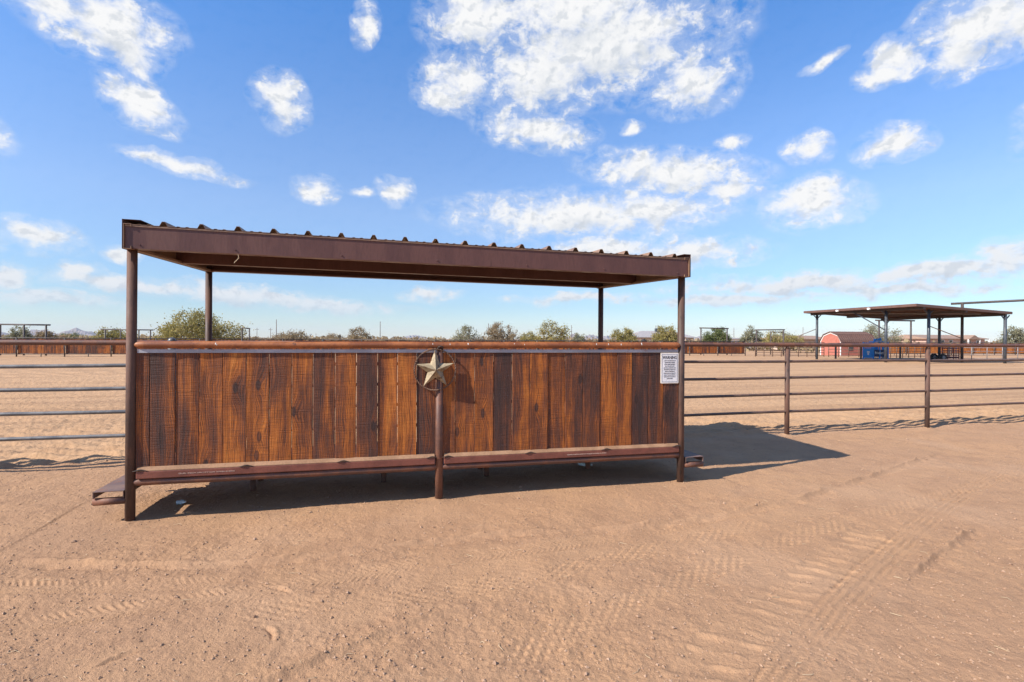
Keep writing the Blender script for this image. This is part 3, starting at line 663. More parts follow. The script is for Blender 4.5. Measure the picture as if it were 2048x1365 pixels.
for k in range(5):
    a0, a1 = k * math.pi / 10, (k + 1) * math.pi / 10
    m_.tube((x_, 0, 1.455 + .045 * math.sin(a0)), (x_, 0, 1.455 + .045 * math.sin(a1)), .045 * math.cos(a0), max(.045 * math.cos(a1), .0005), 20, False)
m_.build('capped_post', 'grey_pipe', fl_)
pipe_fence('rusty brown pipe rail fence right of the shelter', (8.245, 11.16, 14.1, 17.1), LU + .03, 19.0, 'rusty_pipe', 'dark_pipe', 'post_pipe')

# ------------------------------------------------------------------ litter
def bottle(label, x, y, rz, L, r, squash):
    z = gz1(x, y); o = thing('plastic_bottle', label, 'bottle', (x, y, z + r * squash * .9), rz)
    prof_ = [(0, .3), (.02, .85), (.05, 1), (.3, .92), (.45, 1), (.62, .95), (.72, .9), (.84, .5), (.90, .36), (.93, .36)]
    m_ = MB(); n = 14; k0 = 0
    for (t_, q) in prof_:
        for j in range(n):
            a = 2 * math.pi * j / n; w = 1 + .12 * math.sin(3 * a + t_ * 20); m_.v.append((t_ * L, math.cos(a) * q * r * w, math.sin(a) * q * r * squash * w))
    for i in range(len(prof_) - 1):
        for j in range(n): m_.f.append((i*n + j, i*n + (j+1) % n, (i+1)*n + (j+1) % n, (i+1)*n + j)); m_.smooth.append(True)
    m_.f.append(tuple(reversed(range(n)))); m_.smooth.append(False); m_.build('body', 'clear_plastic', o)
    MB().tube((L * .931, 0, 0), (L, 0, 0), r * .42, n=12).build('cap', 'white_paint', o)
bottle('small empty plastic bottle lying in shade near the left front post', -2.99, 4.67, .25, .075, .022, .9)
bottle('crumpled clear plastic bottle lying in shade under the right board section', .80, 6.22, -.5, .17, .034, .75)

# ------------------------------------------------------------------ far board fences round the arena
FA = np.array([-33.52, 39.23]); FD = np.array([18.26, 50.78]) - FA; FD /= np.linalg.norm(FD); FANG = math.atan2(FD[1], FD[0])
def farpt(s, off=0.0): p = FA + FD * s + np.array([-FD[1], FD[0]]) * off; return float(p[0]), float(p[1])
def board_fence(label, s0, bays, lo, hi, mat_post, seed, base=.24, top=1.33):
    rr = random.Random(seed); x_, y_ = farpt(s0); f = thing('board_fence', label, 'fence', (x_, y_, 0), FANG)
    BL = 3.05; bv = []; bf = []; tone = []
    for k in range(bays):
        n = 16
        for j in range(n):
            a = k * BL + .05 + (BL - .1) * j / n; b_ = a + (BL - .1) / n - .012; dv = rr.uniform(-.006, .006); t_ = min(1, max(0, rr.gauss((lo + hi) / 2, (hi - lo) / 2)))
            i0 = len(bv); z0, z1 = base + rr.uniform(-.01, .01), top + rr.uniform(-.01, .01)
            bv += [(a, -.012 + dv, z0), (b_, -.012 + dv, z0), (b_, .012 + dv, z0), (a, .012 + dv, z0), (a, -.012 + dv, z1), (b_, -.012 + dv, z1), (b_, .012 + dv, z1), (a, .012 + dv, z1)]
            bf += [tuple(i + i0 for i in q) for q in ((0,3,2,1),(4,5,6,7),(0,1,5,4),(1,2,6,5),(2,3,7,6),(3,0,4,7))]; tone += [t_] * 8
    me = bpy.data.meshes.new('boards'); me.from_pydata(bv, [], bf); me.update()
    a_ = me.attributes.new('tone', 'FLOAT', 'POINT'); a_.data.foreach_set('value', tone)
    o = link('boards', me, 'far_board', f); o['kind'] = 'stuff'
    for k in range(bays + 1):
        MB().tube((k * BL, -.06, -.3), (k * BL, -.06, 1.42), .045, n=8).build('post', mat_post, f)
        if k < bays: MB().tube((k * BL + BL / 2, -.03, -.3), (k * BL + BL / 2, -.03, .25), .035, n=6).build('stub_post', mat_post, f)
    MB().tube((0, -.02, 1.40), (bays * BL, -.02, 1.40), .036, n=8).build('top_rail', mat_post, f)
    MB().tube((0, -.02, .21), (bays * BL, -.02, .21), .03, n=8).build('bottom_rail', mat_post, f)
board_fence('dark stained board fence along the far left side of the arena', -18.3, 12, .38, .62, 'far_pipe', 1)
board_fence('dark stained board fence straight behind the shelter across the arena', 18.3 + .06, 13, .36, .62, 'far_pipe', 2)
board_fence('golden board fence beyond the shade canopy', 68.5, 10, .72, .98, 'far_pipe', 3)

def frame_arch(label, p0, p1, posts, r=.05, over=.25, group=None):
    a = thing('pipe_arch', label, 'arch', (p0[0], p0[1], 0), 0, group); d = Vector((p1[0] - p0[0], p1[1] - p0[1], p1[2] - p0[2])); n = d.normalized()
    MB().tube(-n * over + Vector((0, 0, p0[2])), d + n * over + Vector((0, 0, p0[2])), r, n=10).build('crossbar', 'far_pipe', a)
    for t_ in posts: q = d * t_; MB().tube((q.x, q.y, -.3), (q.x, q.y, p0[2] + q.z), r * 1.1, n=10).build('post', 'far_pipe', a)
frame_arch('low wide dark pipe arch on the far left fence', (-40.8, 41.5, 2.46), (-36.9, 41.5, 2.43), (.05, .53, .98), .06)
frame_arch('dark pipe arch in front of the bushy tree left of the shelter', (-35.9, 46, 2.16), (-31.8, 46, 2.14), (.03, .36, .75, 1.0), .05)
frame_arch('narrow dark pipe arch right of the big tree', (-24.0, 46.5, 2.37), (-23.35, 46.5, 2.32), (0, 1), .05, .06)
frame_arch('dark pipe arch just right of the shelter over the far fence', (19.5, 54, 2.78), (22.2, 54, 2.74), (0, 1), .06, .15)
frame_arch('dark pipe arch over the cattle panels left of the canopy', (24.3, 52, 2.57), (27.0, 52, 2.6), (0, 1), .055, .12)
frame_arch('shorter pipe arch beside the one over the cattle panels', (28.2, 57, 2.46), (29.55, 57, 2.45), (.0, 1), .05, .1)
frame_arch('tall pipe arch seen under the shade canopy', (44.9, 64, 4.07), (48.8, 64, 4.04), (0, 1), .09, .45)
frame_arch('tallest heavy dark pipe arch at the right edge beside the canopy', (33.3, 38.7, 4.35), (39.6, 34.3, 4.57), (0, 1), .085, .65)

# ------------------------------------------------------------------ cattle panels
def cattle_panel(label, p0, p1, h, nr_, npost, mat, r=.028, z0=.15):
    f = thing('cattle_panel', label, 'panel fence', (p0[0], p0[1], 0), 0); d = Vector((p1[0] - p0[0], p1[1] - p0[1], 0))
    for k in range(nr_):
        z = z0 + (h - z0) * k / (nr_ - 1); MB().tube((0, 0, z), (d.x, d.y, z), r, n=8).build('rail', mat, f)
    for k in range(npost + 1):
        q = d * (k / npost); MB().tube((q.x, q.y, -.1), (q.x, q.y, h + .03), r * 1.25, n=8).build('upright', mat, f)
cattle_panel('brown cattle panels left of the canopy and red barn', (22.9, 49.2), (29.6, 49.6), 1.35, 6, 8, 'dark_pipe')
cattle_panel('brown cattle panels in front of the red barn', (30.1, 49.7), (33.9, 48.2), 1.3, 5, 5, 'dark_pipe')
cattle_panel('brown cattle panels right of the blue chute', (33.9, 47.6), (38.3, 48.3), 1.3, 6, 7, 'dark_pipe')
cattle_panel('pale grey cattle panels below the right end of the canopy', (34.9, 42.6), (44.5, 43.4), 1.3, 5, 7, 'pale_pipe', .022)
def alley_bow(label, x0, x1, y, h):
    a = thing('alley_bow', label, 'frame', (x0, y, 0)); w = x1 - x0
    pts = [(0, 0, -.1), (0, 0, h - .25), (.05, 0, h - .1), (.2, 0, h)] + [(w - .2, 0, h), (w - .05, 0, h - .1), (w, 0, h - .25), (w, 0, -.1)]
    MB().path(pts, .075, 10).build('bow', 'far_pipe', a)
alley_bow('heavy bent pipe frame left of the blue chute', 27.55, 29.7, 44.5, 1.28)
alley_bow('heavy bent pipe frame right of the blue chute', 34.3, 38.6, 46.2, 1.25)

# ------------------------------------------------------------------ blue roping chute
CH = thing('roping_chute', 'bright blue steel cattle chute lettered on a dark panel', 'chute', (29.95, 44.6, 0), R(6))
CH.scale = (1.02, 1, 1)
m_ = MB()
for k in range(3): m_.tube((0, 0, .95 + .2 * k), (.95, 0, .95 + .2 * k), .035, n=8)
m_.build('side_rail', 'blue_paint', CH)
bevel(MB().box((0, -.03, .08), (.93, .03, .90)).build('side_panel', 'blue_paint', CH), .01)
for x_ in (.02, .93, 1.5, 2.26): bevel(MB().box((x_ - .04, -.05, 0), (x_ + .04, .05, 1.42)).build('upright', 'blue_paint', CH), .008)
bevel(MB().box((.975, -.035, .16), (1.94, .02, .78)).build('name_panel', 'navy_paint', CH), .01)
lettering('Priefert', .30, 'white_paint', CH, front_mtx(1.42, -.05, .50), bold=.006, sx=.85)
bevel(MB().box((1.75, .05, .12), (2.22, .10, 1.30)).build('head_gate', 'blue_paint', CH), .01)
bevel(MB().box((1.0, .25, .75), (1.6, .32, 1.25)).build('rear_gate', 'blue_paint', CH), .01)
m_ = MB(); m_.box((.95, -.4, 1.42), (1.6, .5, 1.5)); m_.tube((.97, 0, 1.5), (1.7, .1, 1.78), .05, n=8); m_.box((1.05, -.1, 1.55), (1.6, .15, 1.72)); m_.build('top_frame', 'blue_paint', CH)
MB().box((.32, -.034, .52), (.56, -.031, .66)).box((.36, -.034, .34), (.52, -.031, .50)).build('label_plate', 'white_paint', CH)
MB().box((1.02, -.02, .05), (2.2, .02, .12)).build('skid', 'pale_pipe', CH)

# ------------------------------------------------------------------ red gambrel barn
BN = thing('storage_barn', 'small coral red storage barn with brown gambrel metal roof', 'barn', (32.45, 55.0, 0), ANG - math.pi / 2)
BW, BLn = 2.5, 4.3   # local x across the gable, local y along the barn (local +y points to arena right)
gp_ = [(0, 0), (0, 1.45), (.42, 2.12), (BW / 2, 2.42), (BW - .42, 2.12), (BW, 1.45), (BW, 0)]
m_ = MB(); m_.add([(x_, 0, z_) for x_, z_ in gp_] + [(x_, BLn, z_) for x_, z_ in gp_], [tuple(range(7)), tuple(7 + k for k in reversed(range(7)))] + [(k, 7 + k, 7 + (k + 1) % 7, (k + 1) % 7) for k in range(7)])
m_.build('wall', 'pink_paint', BN)
def roof_strip(a, b_, name):
    m_ = MB(); n = 18; d = Vector((b_[0] - a[0], 0, b_[1] - a[1])); nn_ = Vector((-d.z, 0, d.x)).normalized() * (1 if d.x >= 0 else 1)
    if nn_.z < 0: nn_ = -nn_
    m_.hexa([Vector((a[0], -.12, a[1])) + nn_*.01, Vector((b_[0], -.12, b_[1])) + nn_*.01, Vector((b_[0], BLn + .12, b_[1])) + nn_*.01, Vector((a[0], BLn + .12, a[1])) + nn_*.01,
             Vector((a[0], -.12, a[1])) + nn_*.05, Vector((b_[0], -.12, b_[1])) + nn_*.05, Vector((b_[0], BLn + .12, b_[1])) + nn_*.05, Vector((a[0], BLn + .12, a[1])) + nn_*.05])
    for k in range(n):
        y_ = -.1 + (BLn + .2) * k / (n - 1); A = Vector((a[0], y_, a[1])) + nn_*.06; B = Vector((b_[0], y_, b_[1])) + nn_*.06
        m_.tube(A, B, .03, n=5)
    m_.build(name, 'far_roof_paint', BN)
roof_strip((-.10, 1.33), (.42, 2.12), 'lower_roof'); roof_strip((.42, 2.12), (BW / 2, 2.42), 'upper_roof'); roof_strip((BW / 2, 2.42), (BW - .42, 2.12), 'upper_roof'); roof_strip((BW - .42, 2.12), (BW + .10, 1.33), 'lower_roof')
for x_ in (-.01, BW - .09): MB().box((x_, -.035, 0), (x_ + .1, -.005, 1.40)).build('corner_trim', 'white_paint', BN)
m_ = MB()
for k in range(1, 5):
    (x0, z0), (x1, z1) = gp_[k], gp_[k + 1]; m_.hexa([(x0, -.03, z0 - .12), (x1, -.03, z1 - .12), (x1, -.004, z1 - .12), (x0, -.004, z0 - .12), (x0, -.03, z0), (x1, -.03, z1), (x1, -.004, z1), (x0, -.004, z0)])
m_.build('gable_trim', 'white_paint', BN)
MB().box((BW + .005, .9, .55), (BW + .03, 1.5, 1.05)).build('window', 'window_glass', BN)
MB().box((.55, -.03, .02), (BW - .55, -.004, 1.75)).build('door', 'pink_paint', BN)

# ------------------------------------------------------------------ big shade canopy
CN = np.array([26.67, 34.5]); CA = 8.762; CV = 9.389
cp = thing('shade_canopy', 'large brown flat roofed shade canopy on dark blue posts', 'canopy', (CN[0], CN[1], 0), ANG)
def ch(u, v): return 3.826 - .0427 * u - .0026 * v
def slab(pts, z0, z1, name, mat): m_ = MB(); m_.hexa([(u, v, ch(u, v) + z0) for u, v in pts] + [(u, v, ch(u, v) + z1) for u, v in pts]); return m_.build(name, mat, cp)
slab([(0, 0), (CA, 0), (CA, CV), (0, CV)], .155, .175, 'roof_deck', 'far_roof_paint')
for nm_, q in (('fascia', [(0, 0), (CA, 0), (CA, .03), (0, .03)]), ('fascia', [(0, CV - .03), (CA, CV - .03), (CA, CV), (0, CV)]), ('fascia', [(0, .031), (.03, .031), (.03, CV - .031), (0, CV - .031)]), ('fascia', [(CA - .03, .031), (CA, .031), (CA, CV - .031), (CA - .03, CV - .031)])): slab(q, 0, .154, nm_, 'far_roof_paint')
for k in range(1, 8): v = CV * k / 8; slab([(.04, v - .04), (CA - .04, v - .04), (CA - .04, v + .04), (.04, v + .04)], .02, .15, 'purlin', 'far_roof_paint')
for u in (.75, 4.5, 8.2): slab([(u - .08, .04), (u + .08, .04), (u + .08, CV - .04), (u - .08, CV - .04)], -.14, .018, 'beam', 'far_pipe')
for (u, v) in ((1.8, .55), (8.25, .12), (.75, 2.74), (.75, 8.76), (8.2, 4.5), (8.2, 8.9)):
    MB().tube((u, v, -.3), (u, v, ch(u, v) - .05), .095, n=14).build('post', 'blue_steel', cp)
    for s in (-1, 1):
        MB().tube((u, v, ch(u, v) - .45), (u + s * .4, v, ch(u, v) - .1), .04, n=8).build('knee_brace', 'blue_steel', cp)
MB().tube((.75, 2.70, 2.25), (.4, 5.2, 3.75), .045, n=8).build('brace', 'blue_steel', cp)
MB().tube((1.8, .5, 2.55), (4.6, .45, 1.75), .03, n=8).build('brace', 'dark_pipe', cp)
MB().tube((.72, 8.76, 2.5), (-1.3, 8.5, 1.9), .025, n=8).build('brace', 'dark_pipe', cp)
MB().tube((.3, 6.5, 3.66), (6.5, .5, 3.45), .025, n=8).build('conduit', 'pale_pipe', cp)
for lab, v in (('white floodlight on the canopy edge nearer the left corner', 6.0), ('white floodlight on the canopy edge nearer the peak', 3.35)):
    p_ = CN + EV * v + EU * (-.05); L_ = thing('floodlight', lab, 'floodlight', (float(p_[0]), float(p_[1]), ch(0, v) + .02), ANG)
    bevel(MB().box((-.14, -.09, -.07), (.0, .09, .07)).build('housing', 'white_paint', L_), .02); MB().box((-.146, -.07, -.05), (-.141, .07, .05)).build('lens', 'lamp_glass', L_)

# steel cart with red racks under the canopy
ct = thing('steel_cart', 'low maroon pipe cart with black tyre under the canopy', 'cart', (33.2, 41.0, 0), R(5))
for k in range(5): MB().tube((0.6, 0, .25 + .18 * k), (2.0, 0, .25 + .18 * k), .03, n=8).build('rail', 'maroon_paint', ct)
for x_ in (.6, 1.05, 1.55, 2.0): MB().tube((x_, 0, .1), (x_, 0, 1.05), .035, n=8).build('upright', 'maroon_paint', ct)
MB().box((.55, -.35, .28), (2.05, .35, .34)).build('deck', 'maroon_paint', ct)
for y_ in (-.4, .4):
    m_ = MB(); m_.tube((.25, y_ - .08, .28), (.25, y_ + .08, .28), .28, n=20); w = m_.build('wheel', 'black_rubber', ct)
    MB().tube((.25, y_ - .09, .28), (.25, y_ + .09, .28), .13, n=14).build('rim', 'pale_pipe', w)
MB().tube((.25, -.32, .28), (.25, .32, .28), .04, n=8).build('axle', 'far_pipe', ct)
MB().box((.2, -.04, .26), (.62, .04, .33)).build('drawbar', 'far_pipe', ct)

# ------------------------------------------------------------------ houses
def house(label, x, y, rz, w, d, wall, roofh, m_wall, m_roof, wins, hip=0.0, extra=None):
    h = thing('house', label, 'house', (x, y, 0), rz); MB().box((0, 0, 0), (w, d, wall)).build('wall', m_wall, h)
    m_ = MB(); e = .45; hp = hip
    m_.add([(-e, -e, wall + .01), (w + e, -e, wall + .01), (w + e, d + e, wall + .01), (-e, d + e, wall + .01), (-e + hp, d / 2, wall + roofh), (w + e - hp, d / 2, wall + roofh), (-e, -e, wall + .14), (w + e, -e, wall + .14), (w + e, d + e, wall + .14), (-e, d + e, wall + .14)],
           [(3, 2, 1, 0), (0, 1, 7, 6), (1, 2, 8, 7), (2, 3, 9, 8), (3, 0, 6, 9), (6, 7, 5, 4), (8, 9, 4, 5), (9, 6, 4), (7, 8, 5)]); m_.build('roof', m_roof, h)
    for (x0, z0, x1, z1) in wins:
        o = MB().box((x0 - .12, -.05, z0 - .12), (x1 + .12, -.005, z1 + .12)).build('window', 'white_paint', h); MB().box((x0, -.07, z0), (x1, -.052, z1)).build('pane', 'window_glass', o)
    return h
h1 = house('tan house with pale grey roof and rooftop cooler behind the shelter', 25.6, 110, R(4), 13, 9, 2.0, 1.5, 'stucco_tan', 'shingle_grey', [(8, .9, 9.2, 1.7), (10.5, .9, 11.6, 1.7)], 3.5)
MB().box((6.0, 3.4, 3.2), (7.1, 4.4, 4.05)).build('cooler', 'blue_steel', h1)
g_ = MB(); g_.add([(4.5, -2.5, 2.0), (10.5, -2.5, 2.0), (10.5, 4, 2.0), (4.5, 4, 2.0), (7.5, -2.5, 3.3), (7.5, 4, 3.3)], [(0, 1, 4), (2, 3, 5), (1, 2, 5, 4), (3, 0, 4, 5), (3, 2, 1, 0)]); g_.build('porch_roof', 'shingle_brown', h1)
for x_ in (4.8, 10.2): MB().box((x_ - .1, -2.4, 0), (x_ + .1, -2.2, 2.0)).build('porch_post', 'stucco_tan', h1)
house('plain grey house seen between the canopy posts', 69.5, 100, R(6), 6.5, 8, 1.9, .9, 'stucco_tan', 'shingle_grey', [(2, .8, 3, 1.5)], 1.5)
h3 = house('long pink house with white framed windows right of the canopy posts', 75.2, 95, R(12), 13.5, 8, 1.95, .85, 'stucco_pink', 'shingle_brown', [(3.3, .9, 4.0, 1.75), (5.2, .9, 5.9, 1.75), (8.4, .9, 9.0, 1.75), (9.4, .9, 10.1, 1.75), (11.6, .9, 12.3, 1.75)], .3)
g_ = MB(); g_.add([(7.9, -1.4, 1.95), (10.7, -1.4, 1.95), (10.7, 3.6, 1.95), (7.9, 3.6, 1.95), (9.3, -1.4, 2.75), (9.3, 3.6, 2.75)], [(0, 1, 4), (2, 3, 5), (1, 2, 5, 4), (3, 0, 4, 5), (3, 2, 1, 0)]); g_.build('porch_roof', 'shingle_brown', h3)
for x_ in (8.0, 10.6, 12.9): MB().box((x_ - .09, -1.35, 0), (x_ + .09, -1.17, 1.95)).build('porch_post', 'white_paint', h3)
house('low dark roofed house left of the canopy behind the cattle panels', 45.0, 86, R(8), 7.5, 6, 1.7, .7, 'stucco_tan', 'shingle_brown', [(1.5, .7, 2.3, 1.3)], .5)
house('low white outbuilding under the arch right of the shelter', 39.5, 104, R(3), 6.0, 4, 1.75, .3, 'white_paint', 'shingle_grey', [(2.4, .8, 3.2, 1.4)], .1)
house('small white outbuilding left of the brushy trees', 47.2, 106, R(3), 5.0, 4, 1.7, .3, 'white_paint', 'shingle_grey', [(1.4, .8, 2.2, 1.4)], .1)
# parked pickup by the first house
pk_ = thing('parked_pickup', 'white pickup parked in front of the tan house', 'pickup', (26.0, 96, 0), R(5))
bevel(MB().box((0, 0, .45), (5.2, 1.9, 1.05)).build('body', 'white_paint', pk_), .08, 2)
m_ = MB(); m_.hexa([(1.5, .08, 1.051), (3.9, .08, 1.051), (3.9, 1.82, 1.051), (1.5, 1.82, 1.051), (2.1, .2, 1.75), (3.7, .2, 1.75), (3.7, 1.7, 1.75), (2.1, 1.7, 1.75)]); bevel(m_.build('cab', 'white_paint', pk_), .05)
m_ = MB(); m_.hexa([(2.0, .07, 1.15), (3.75, .07, 1.15), (3.75, .1, 1.15), (2.0, .1, 1.15), (2.25, .14, 1.62), (3.62, .14, 1.62), (3.62, .19, 1.62), (2.25, .19, 1.62)]); m_.build('window', 'window_glass', pk_)
for x_ in (1.0, 4.2):
    for y_ in (-.02, 1.72): MB().tube((x_, y_, .38), (x_, y_ + .2, .38), .38, n=18).build('wheel', 'black_rubber', pk_)
tk = thing('water_tank', 'black domed water tank beside the parked pickup', 'tank', (23.2, 92, 0))
m_ = MB(); m_.tube((0, 0, 0), (0, 0, 1.15), .55, n=22)
for k in range(5):
    a0, a1 = k * math.pi / 10, (k + 1) * math.pi / 10; m_.tube((0, 0, 1.15 + .5 * math.sin(a0)), (0, 0, 1.15 + .5 * math.sin(a1)), .55 * math.cos(a0), max(.55 * math.cos(a1), .001), 22, False)
m_.build('shell', 'black_rubber', tk); MB().tube((0, 0, 1.64), (0, 0, 1.70), .15, n=12).build('lid', 'black_rubber', tk)

# ------------------------------------------------------------------ trees
def tree(label, x, y, top, width, leaf, seed, dens_=1.0, airy=.5, group='desert trees beyond the arena'):
    rr = np.random.default_rng(seed); T_ = thing('desert_tree', label, 'tree', (x, y, 0), 0, group)
    n = int(120 + 60 * dens_); hw = width / 2; pts = [np.array([0, 0, 0.])]; par = [-1]; cand = []
    while len(cand) < n:
        q = rr.uniform(-1, 1, 3); q[2] = abs(q[2]); r2 = q[0]**2 + q[1]**2
        lim = 1.0 + .22 * math.sin(3 * math.atan2(q[1], q[0]) + seed) + .15 * math.sin(7 * q[0] + seed)
        if r2 + q[2]**2 > lim * .92 or (r2 < .25 and q[2] < .3): continue
        cand.append(np.array([q[0] * hw, q[1] * hw, .12 * top + q[2] * top * .86]))
    cand.sort(key=lambda c: np.linalg.norm(c)); plen = [0.0]
    for c in cand:
        P = np.array(pts); dd = np.linalg.norm(P - c, axis=1) + .32 * np.array(plen); k = int(np.argmin(dd))
        pts.append(c); par.append(k); plen.append(plen[k] + np.linalg.norm(P[k] - c))
    cnt = np.ones(len(pts))
    for k in range(len(pts) - 1, 0, -1): cnt[par[k]] += cnt[k]
    m_ = MB()
    for k in range(1, len(pts)):
        a, b_ = pts[par[k]], pts[k]; r0 = .015 * math.sqrt(cnt[k]) + .011; r1 = r0 * .7
        mid = (a + b_) / 2 + rr.normal(0, .05, 3) * np.linalg.norm(b_ - a); m_.path([a, mid, b_], [r0, (r0 + r1) / 2, r1], 5)
    m_.build('trunk', 'bark', T_)
    P = np.array(pts[1:]); rad = np.linalg.norm(P * [1/hw, 1/hw, 1/top], axis=1); tips = P[(rad > .38)]
    per = int(46 * dens_); k = len(tips); sc = .042 * width + .11
    cen = np.repeat(tips, per, 0) + rr.normal(0, 1, (k * per, 3)) * sc * np.array([1, 1, .8]) * rr.uniform(.35, 1.0, (k * per, 1))
    clump = np.repeat(rr.uniform(0, 1, k), per)
    cen = cen[cen[:, 2] > .1]; clump = clump[:len(cen)]
    N_ = len(cen); s_ = rr.uniform(.035, .085, N_) * (1 + .4 * (1 - airy)); A = rr.normal(0, 1, (N_, 3)); A /= np.linalg.norm(A, axis=1)[:, None]; B = np.cross(A, rr.normal(0, 1, (N_, 3))); B /= np.linalg.norm(B, axis=1)[:, None]
    V = np.stack([cen + A * s_[:, None], cen + B * s_[:, None] * .7, cen - A * s_[:, None], cen - B * s_[:, None] * .7], 1).reshape(-1, 3)
    F = np.arange(N_ * 4).reshape(-1, 4); me = bpy.data.meshes.new('crown'); me.from_pydata(V.tolist(), [], F.tolist()); me.update()
    tone = np.clip(.5 + .28 * (clump - .5) * 2 + rr.normal(0, .14, N_), 0, 1); a_ = me.attributes.new('tone', 'FLOAT', 'POINT'); a_.data.foreach_set('value', np.repeat(tone, 4).astype(np.float32))
    link('crown', me, leaf, T_)
TREES = [
 (-31.3,52,4.2,8.2,'leaf_olive',1.7,'largest olive palo verde tree behind the left rear post'),
 (-44.1,58,2.5,4.8,'leaf_olive',1.0,'rounded olive tree behind the left front post'),
 (-56.5,60,2.7,2.8,'leaf_grey',.7,'grey green shrubby tree under the far left arch'),
 (-57.2,64,2.35,2.4,'leaf_brown',.7,'small brown tree next to the far left arch posts'),
 (-31.8,75,2.5,6.2,'leaf_brown',.9,'low spreading brown tree by the tall utility pole'),
 (-23.5,80,3.2,4.4,'leaf_brown',.8,'rounded brown tree midway along the shelter opening'),
 (-6.2,70,3.5,4.2,'leaf_grey',.55,'thin open tree right of the star, leftmost of a pair'),
 (-1.9,72,3.8,5.6,'leaf_brown',.9,'fuller brown tree of the pair right of the star'),
 (4.4,60,3.9,4.8,'leaf_olive',.6,'airy olive tree with visible limbs left of the right rear post'),
 (11.5,90,2.6,2.8,'leaf_grey',.7,'small grey tree just left of the right rear post'),
 (16.1,75,3.2,4.3,'leaf_olive',1.2,'dense round olive tree left of the grey roofed house'),
 (21.3,72,3.5,4.1,'leaf_olive',1.0,'olive tree right of the grey roofed house by the right front post'),
 (29.5,75,3.4,4.2,'leaf_green',1.3,'deep green tree under the arch right of the shelter'),
 (36.5,80,3.9,3.4,'leaf_grey',.8,'upright grey tree left of the cattle panel arch'),
 (39.7,78,3.1,6.4,'leaf_olive',1.0,'wide olive tree behind the cattle panel arch'),
 (52.3,75,4.0,5.8,'leaf_grey',.8,'sparse grey tree behind the red barn'),
 (64.0,66,3.5,4.4,'leaf_grey',1.0,'grey green tree at the right edge beyond the golden fence'),
 (-102,120,2.4,7,'leaf_green',.8,'dark distant bush in front of the left mountains'),
 (2.6,80,2.7,3.0,'leaf_olive',.7,'small yellowish tree between the brown tree and the airy tree'),
 (-41.2,120,2.6,6,'leaf_brown',.7,'faint brown bush beyond the utility poles')]
for k, (x, y, h_, w, lf, dn, lab) in enumerate(TREES): tree(lab, x, y, h_, w, lf, 20 + k, dn)

# desert scrub that reads as one mass
def scrub():
    rr = np.random.default_rng(5); n = 1100; yy = 64 * (420 / 64) ** rr.random(n); xx = yy * rr.uniform(-1.25, 1.25, n); V = []; tone = []
    hh = rr.uniform(.8, 1.95, n) * (.8 + yy / 330); per = 46
    for k in range(n):
        q = rr.normal(0, 1, (per, 3)); q /= np.linalg.norm(q, axis=1)[:, None]; q *= rr.uniform(.5, 1, (per, 1)); q[:, 2] = np.abs(q[:, 2])
        c = q * [hh[k] * 1.1, hh[k] * 1.1, hh[k] * .95] + [xx[k], yy[k], .03]; s_ = hh[k] * rr.uniform(.09, .2, per)
        A = rr.normal(0, 1, (per, 3)); B = np.cross(A, rr.normal(0, 1, (per, 3))); A /= np.linalg.norm(A, axis=1)[:, None]; B /= np.linalg.norm(B, axis=1)[:, None]
        V.append(np.stack([c + A * s_[:, None], c + B * s_[:, None], c - A * s_[:, None], c - B * s_[:, None]], 1).reshape(-1, 3)); tone.append(np.clip(rr.normal(rr.uniform(.3, .7), .15, per), 0, 1).repeat(4))
    V = np.concatenate(V); me = bpy.data.meshes.new('scrub'); me.from_pydata(V.tolist(), [], np.arange(len(V)).reshape(-1, 4).tolist()); me.update()
    a_ = me.attributes.new('tone', 'FLOAT', 'POINT'); a_.data.foreach_set('value', np.concatenate(tone).astype(np.float32))
    o = link('desert_scrub', me, 'leaf_brown'); tag(o, 'low brown desert scrub spreading to the horizon beyond the arena', 'scrub', None, 'stuff')
scrub()

# ------------------------------------------------------------------ utility poles
POLES = [(-126.8,260,6.5,'thin utility pole with crossarm, leftmost of three by the narrow arch'),(-110.8,240,6.1,'thin utility pole with crossarm, middle of three by the narrow arch'),(-76.6,170,7.5,'tall bare utility pole right of the narrow arch'),(-47.9,190,7.7,'lone utility pole left of the star'),(-9.5,210,7.8,'utility pole between the pair of trees right of the star'),(25.0,220,7.6,'utility pole left of the right rear post'),(55,200,7.1,'utility pole behind the grey roofed house'),(101.8,240,7.4,'utility pole right of the arch beside the shelter'),(133.5,240,7.9,'utility pole behind the left canopy post'),(-162.2,420,5.2,'distant pole, left of a far pair'),(-157.4,420,5.5,'distant pole, right of a far pair')]
for (x, y, h_, lab) in POLES:
    o = thing('utility_pole', lab, 'pole', (x, y, 0), 0, 'utility poles on the plain'); MB().tube((0, 0, 0), (0, 0, h_), .13, .10, 8).build('pole', 'pole_wood', o)
    if 'crossarm' in lab or 'distant' in lab: MB().box((-.9, -.06, h_ - .9), (.9, .06, h_ - .75)).build('crossarm', 'pole_wood', o)

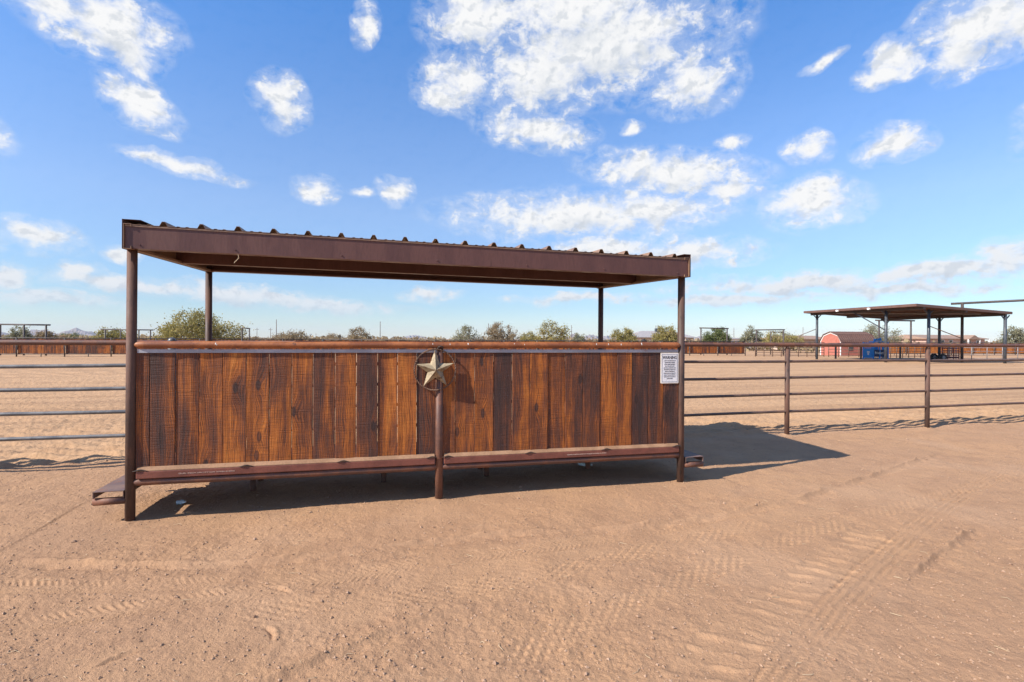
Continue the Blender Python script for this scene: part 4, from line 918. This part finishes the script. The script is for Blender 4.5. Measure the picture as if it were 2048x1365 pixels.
# ------------------------------------------------------------------ mountains
def ridge(name, label, az0, az1, peaks, dist, seed):
    rr = random.Random(seed); n = 90; V = []; F = []; nd_ = 7
    for i in range(n + 1):
        a = az0 + (az1 - az0) * i / n; e = 0
        for (pa, pe, pw) in peaks: e = max(e, pe * math.exp(-((a - pa) / pw) ** 2))
        e *= 1 + .10 * math.sin(i * 1.3 + seed) + .06 * math.sin(i * 3.1)
        e *= min(1, min(i, n - i) / 8)
        H_ = dist * math.tan(max(e, .00005))
        for j in range(nd_):
            t_ = j / (nd_ - 1) * 2 - 1; D = dist + t_ * dist * .07; z = H_ * (1 - abs(t_)) * (1 + .35 * math.sin(i * .9 + j * 2.1) * (abs(t_) > .1)) - 1
            V.append((math.sin(a) * D, math.cos(a) * D, z))
    for i in range(n):
        for j in range(nd_ - 1): k = i * nd_ + j; F.append((k, k + nd_, k + nd_ + 1, k + 1))
    me = bpy.data.meshes.new(name); me.from_pydata(V, [], F); me.update(); o = link(name, me, 'mountain_rock'); o['kind'] = 'structure'; o['label'] = label
ridge('mountains', 'distant blue mountains at the left edge', -.95, -.655, [(-.80, .008, .05), (-.735, .0105, .022), (-.695, .0125, .02), (-.675, .010, .012), (-.9, .006, .05)], 7600, 1)
ridge('mountains', 'low faint mountain left of the star', -.23, -.13, [(-.185, .0068, .025)], 8800, 2)
ridge('mountains', 'blue mountain behind the right rear post', .095, .22, [(.118, .0120, .012), (.15, .0098, .02), (.18, .008, .015)], 7000, 3)
ridge('mountains', 'small blue peaks right of the shelter', .30, .47, [(.345, .0075, .012), (.385, .006, .015), (.43, .004, .02)], 7300, 4)

# ------------------------------------------------------------------ air
m, t, b = material('air'); m.node_tree.nodes.remove(b)
pvn = t.node('ShaderNodeVolumePrincipled'); pvn.inputs['Color'].default_value = (.80, .88, 1.0, 1); pvn.inputs['Density'].default_value = 5.5e-5; pvn.inputs['Anisotropy'].default_value = 0.0
t.l.new(pvn.outputs[0], m.node_tree.nodes['Material Output'].inputs['Volume'])
hz = MB().box((-9500, -600, -40), (9500, 9800, 190)).build('haze', 'air'); tag(hz, 'thin pale air over the plain', None, None, 'stuff')
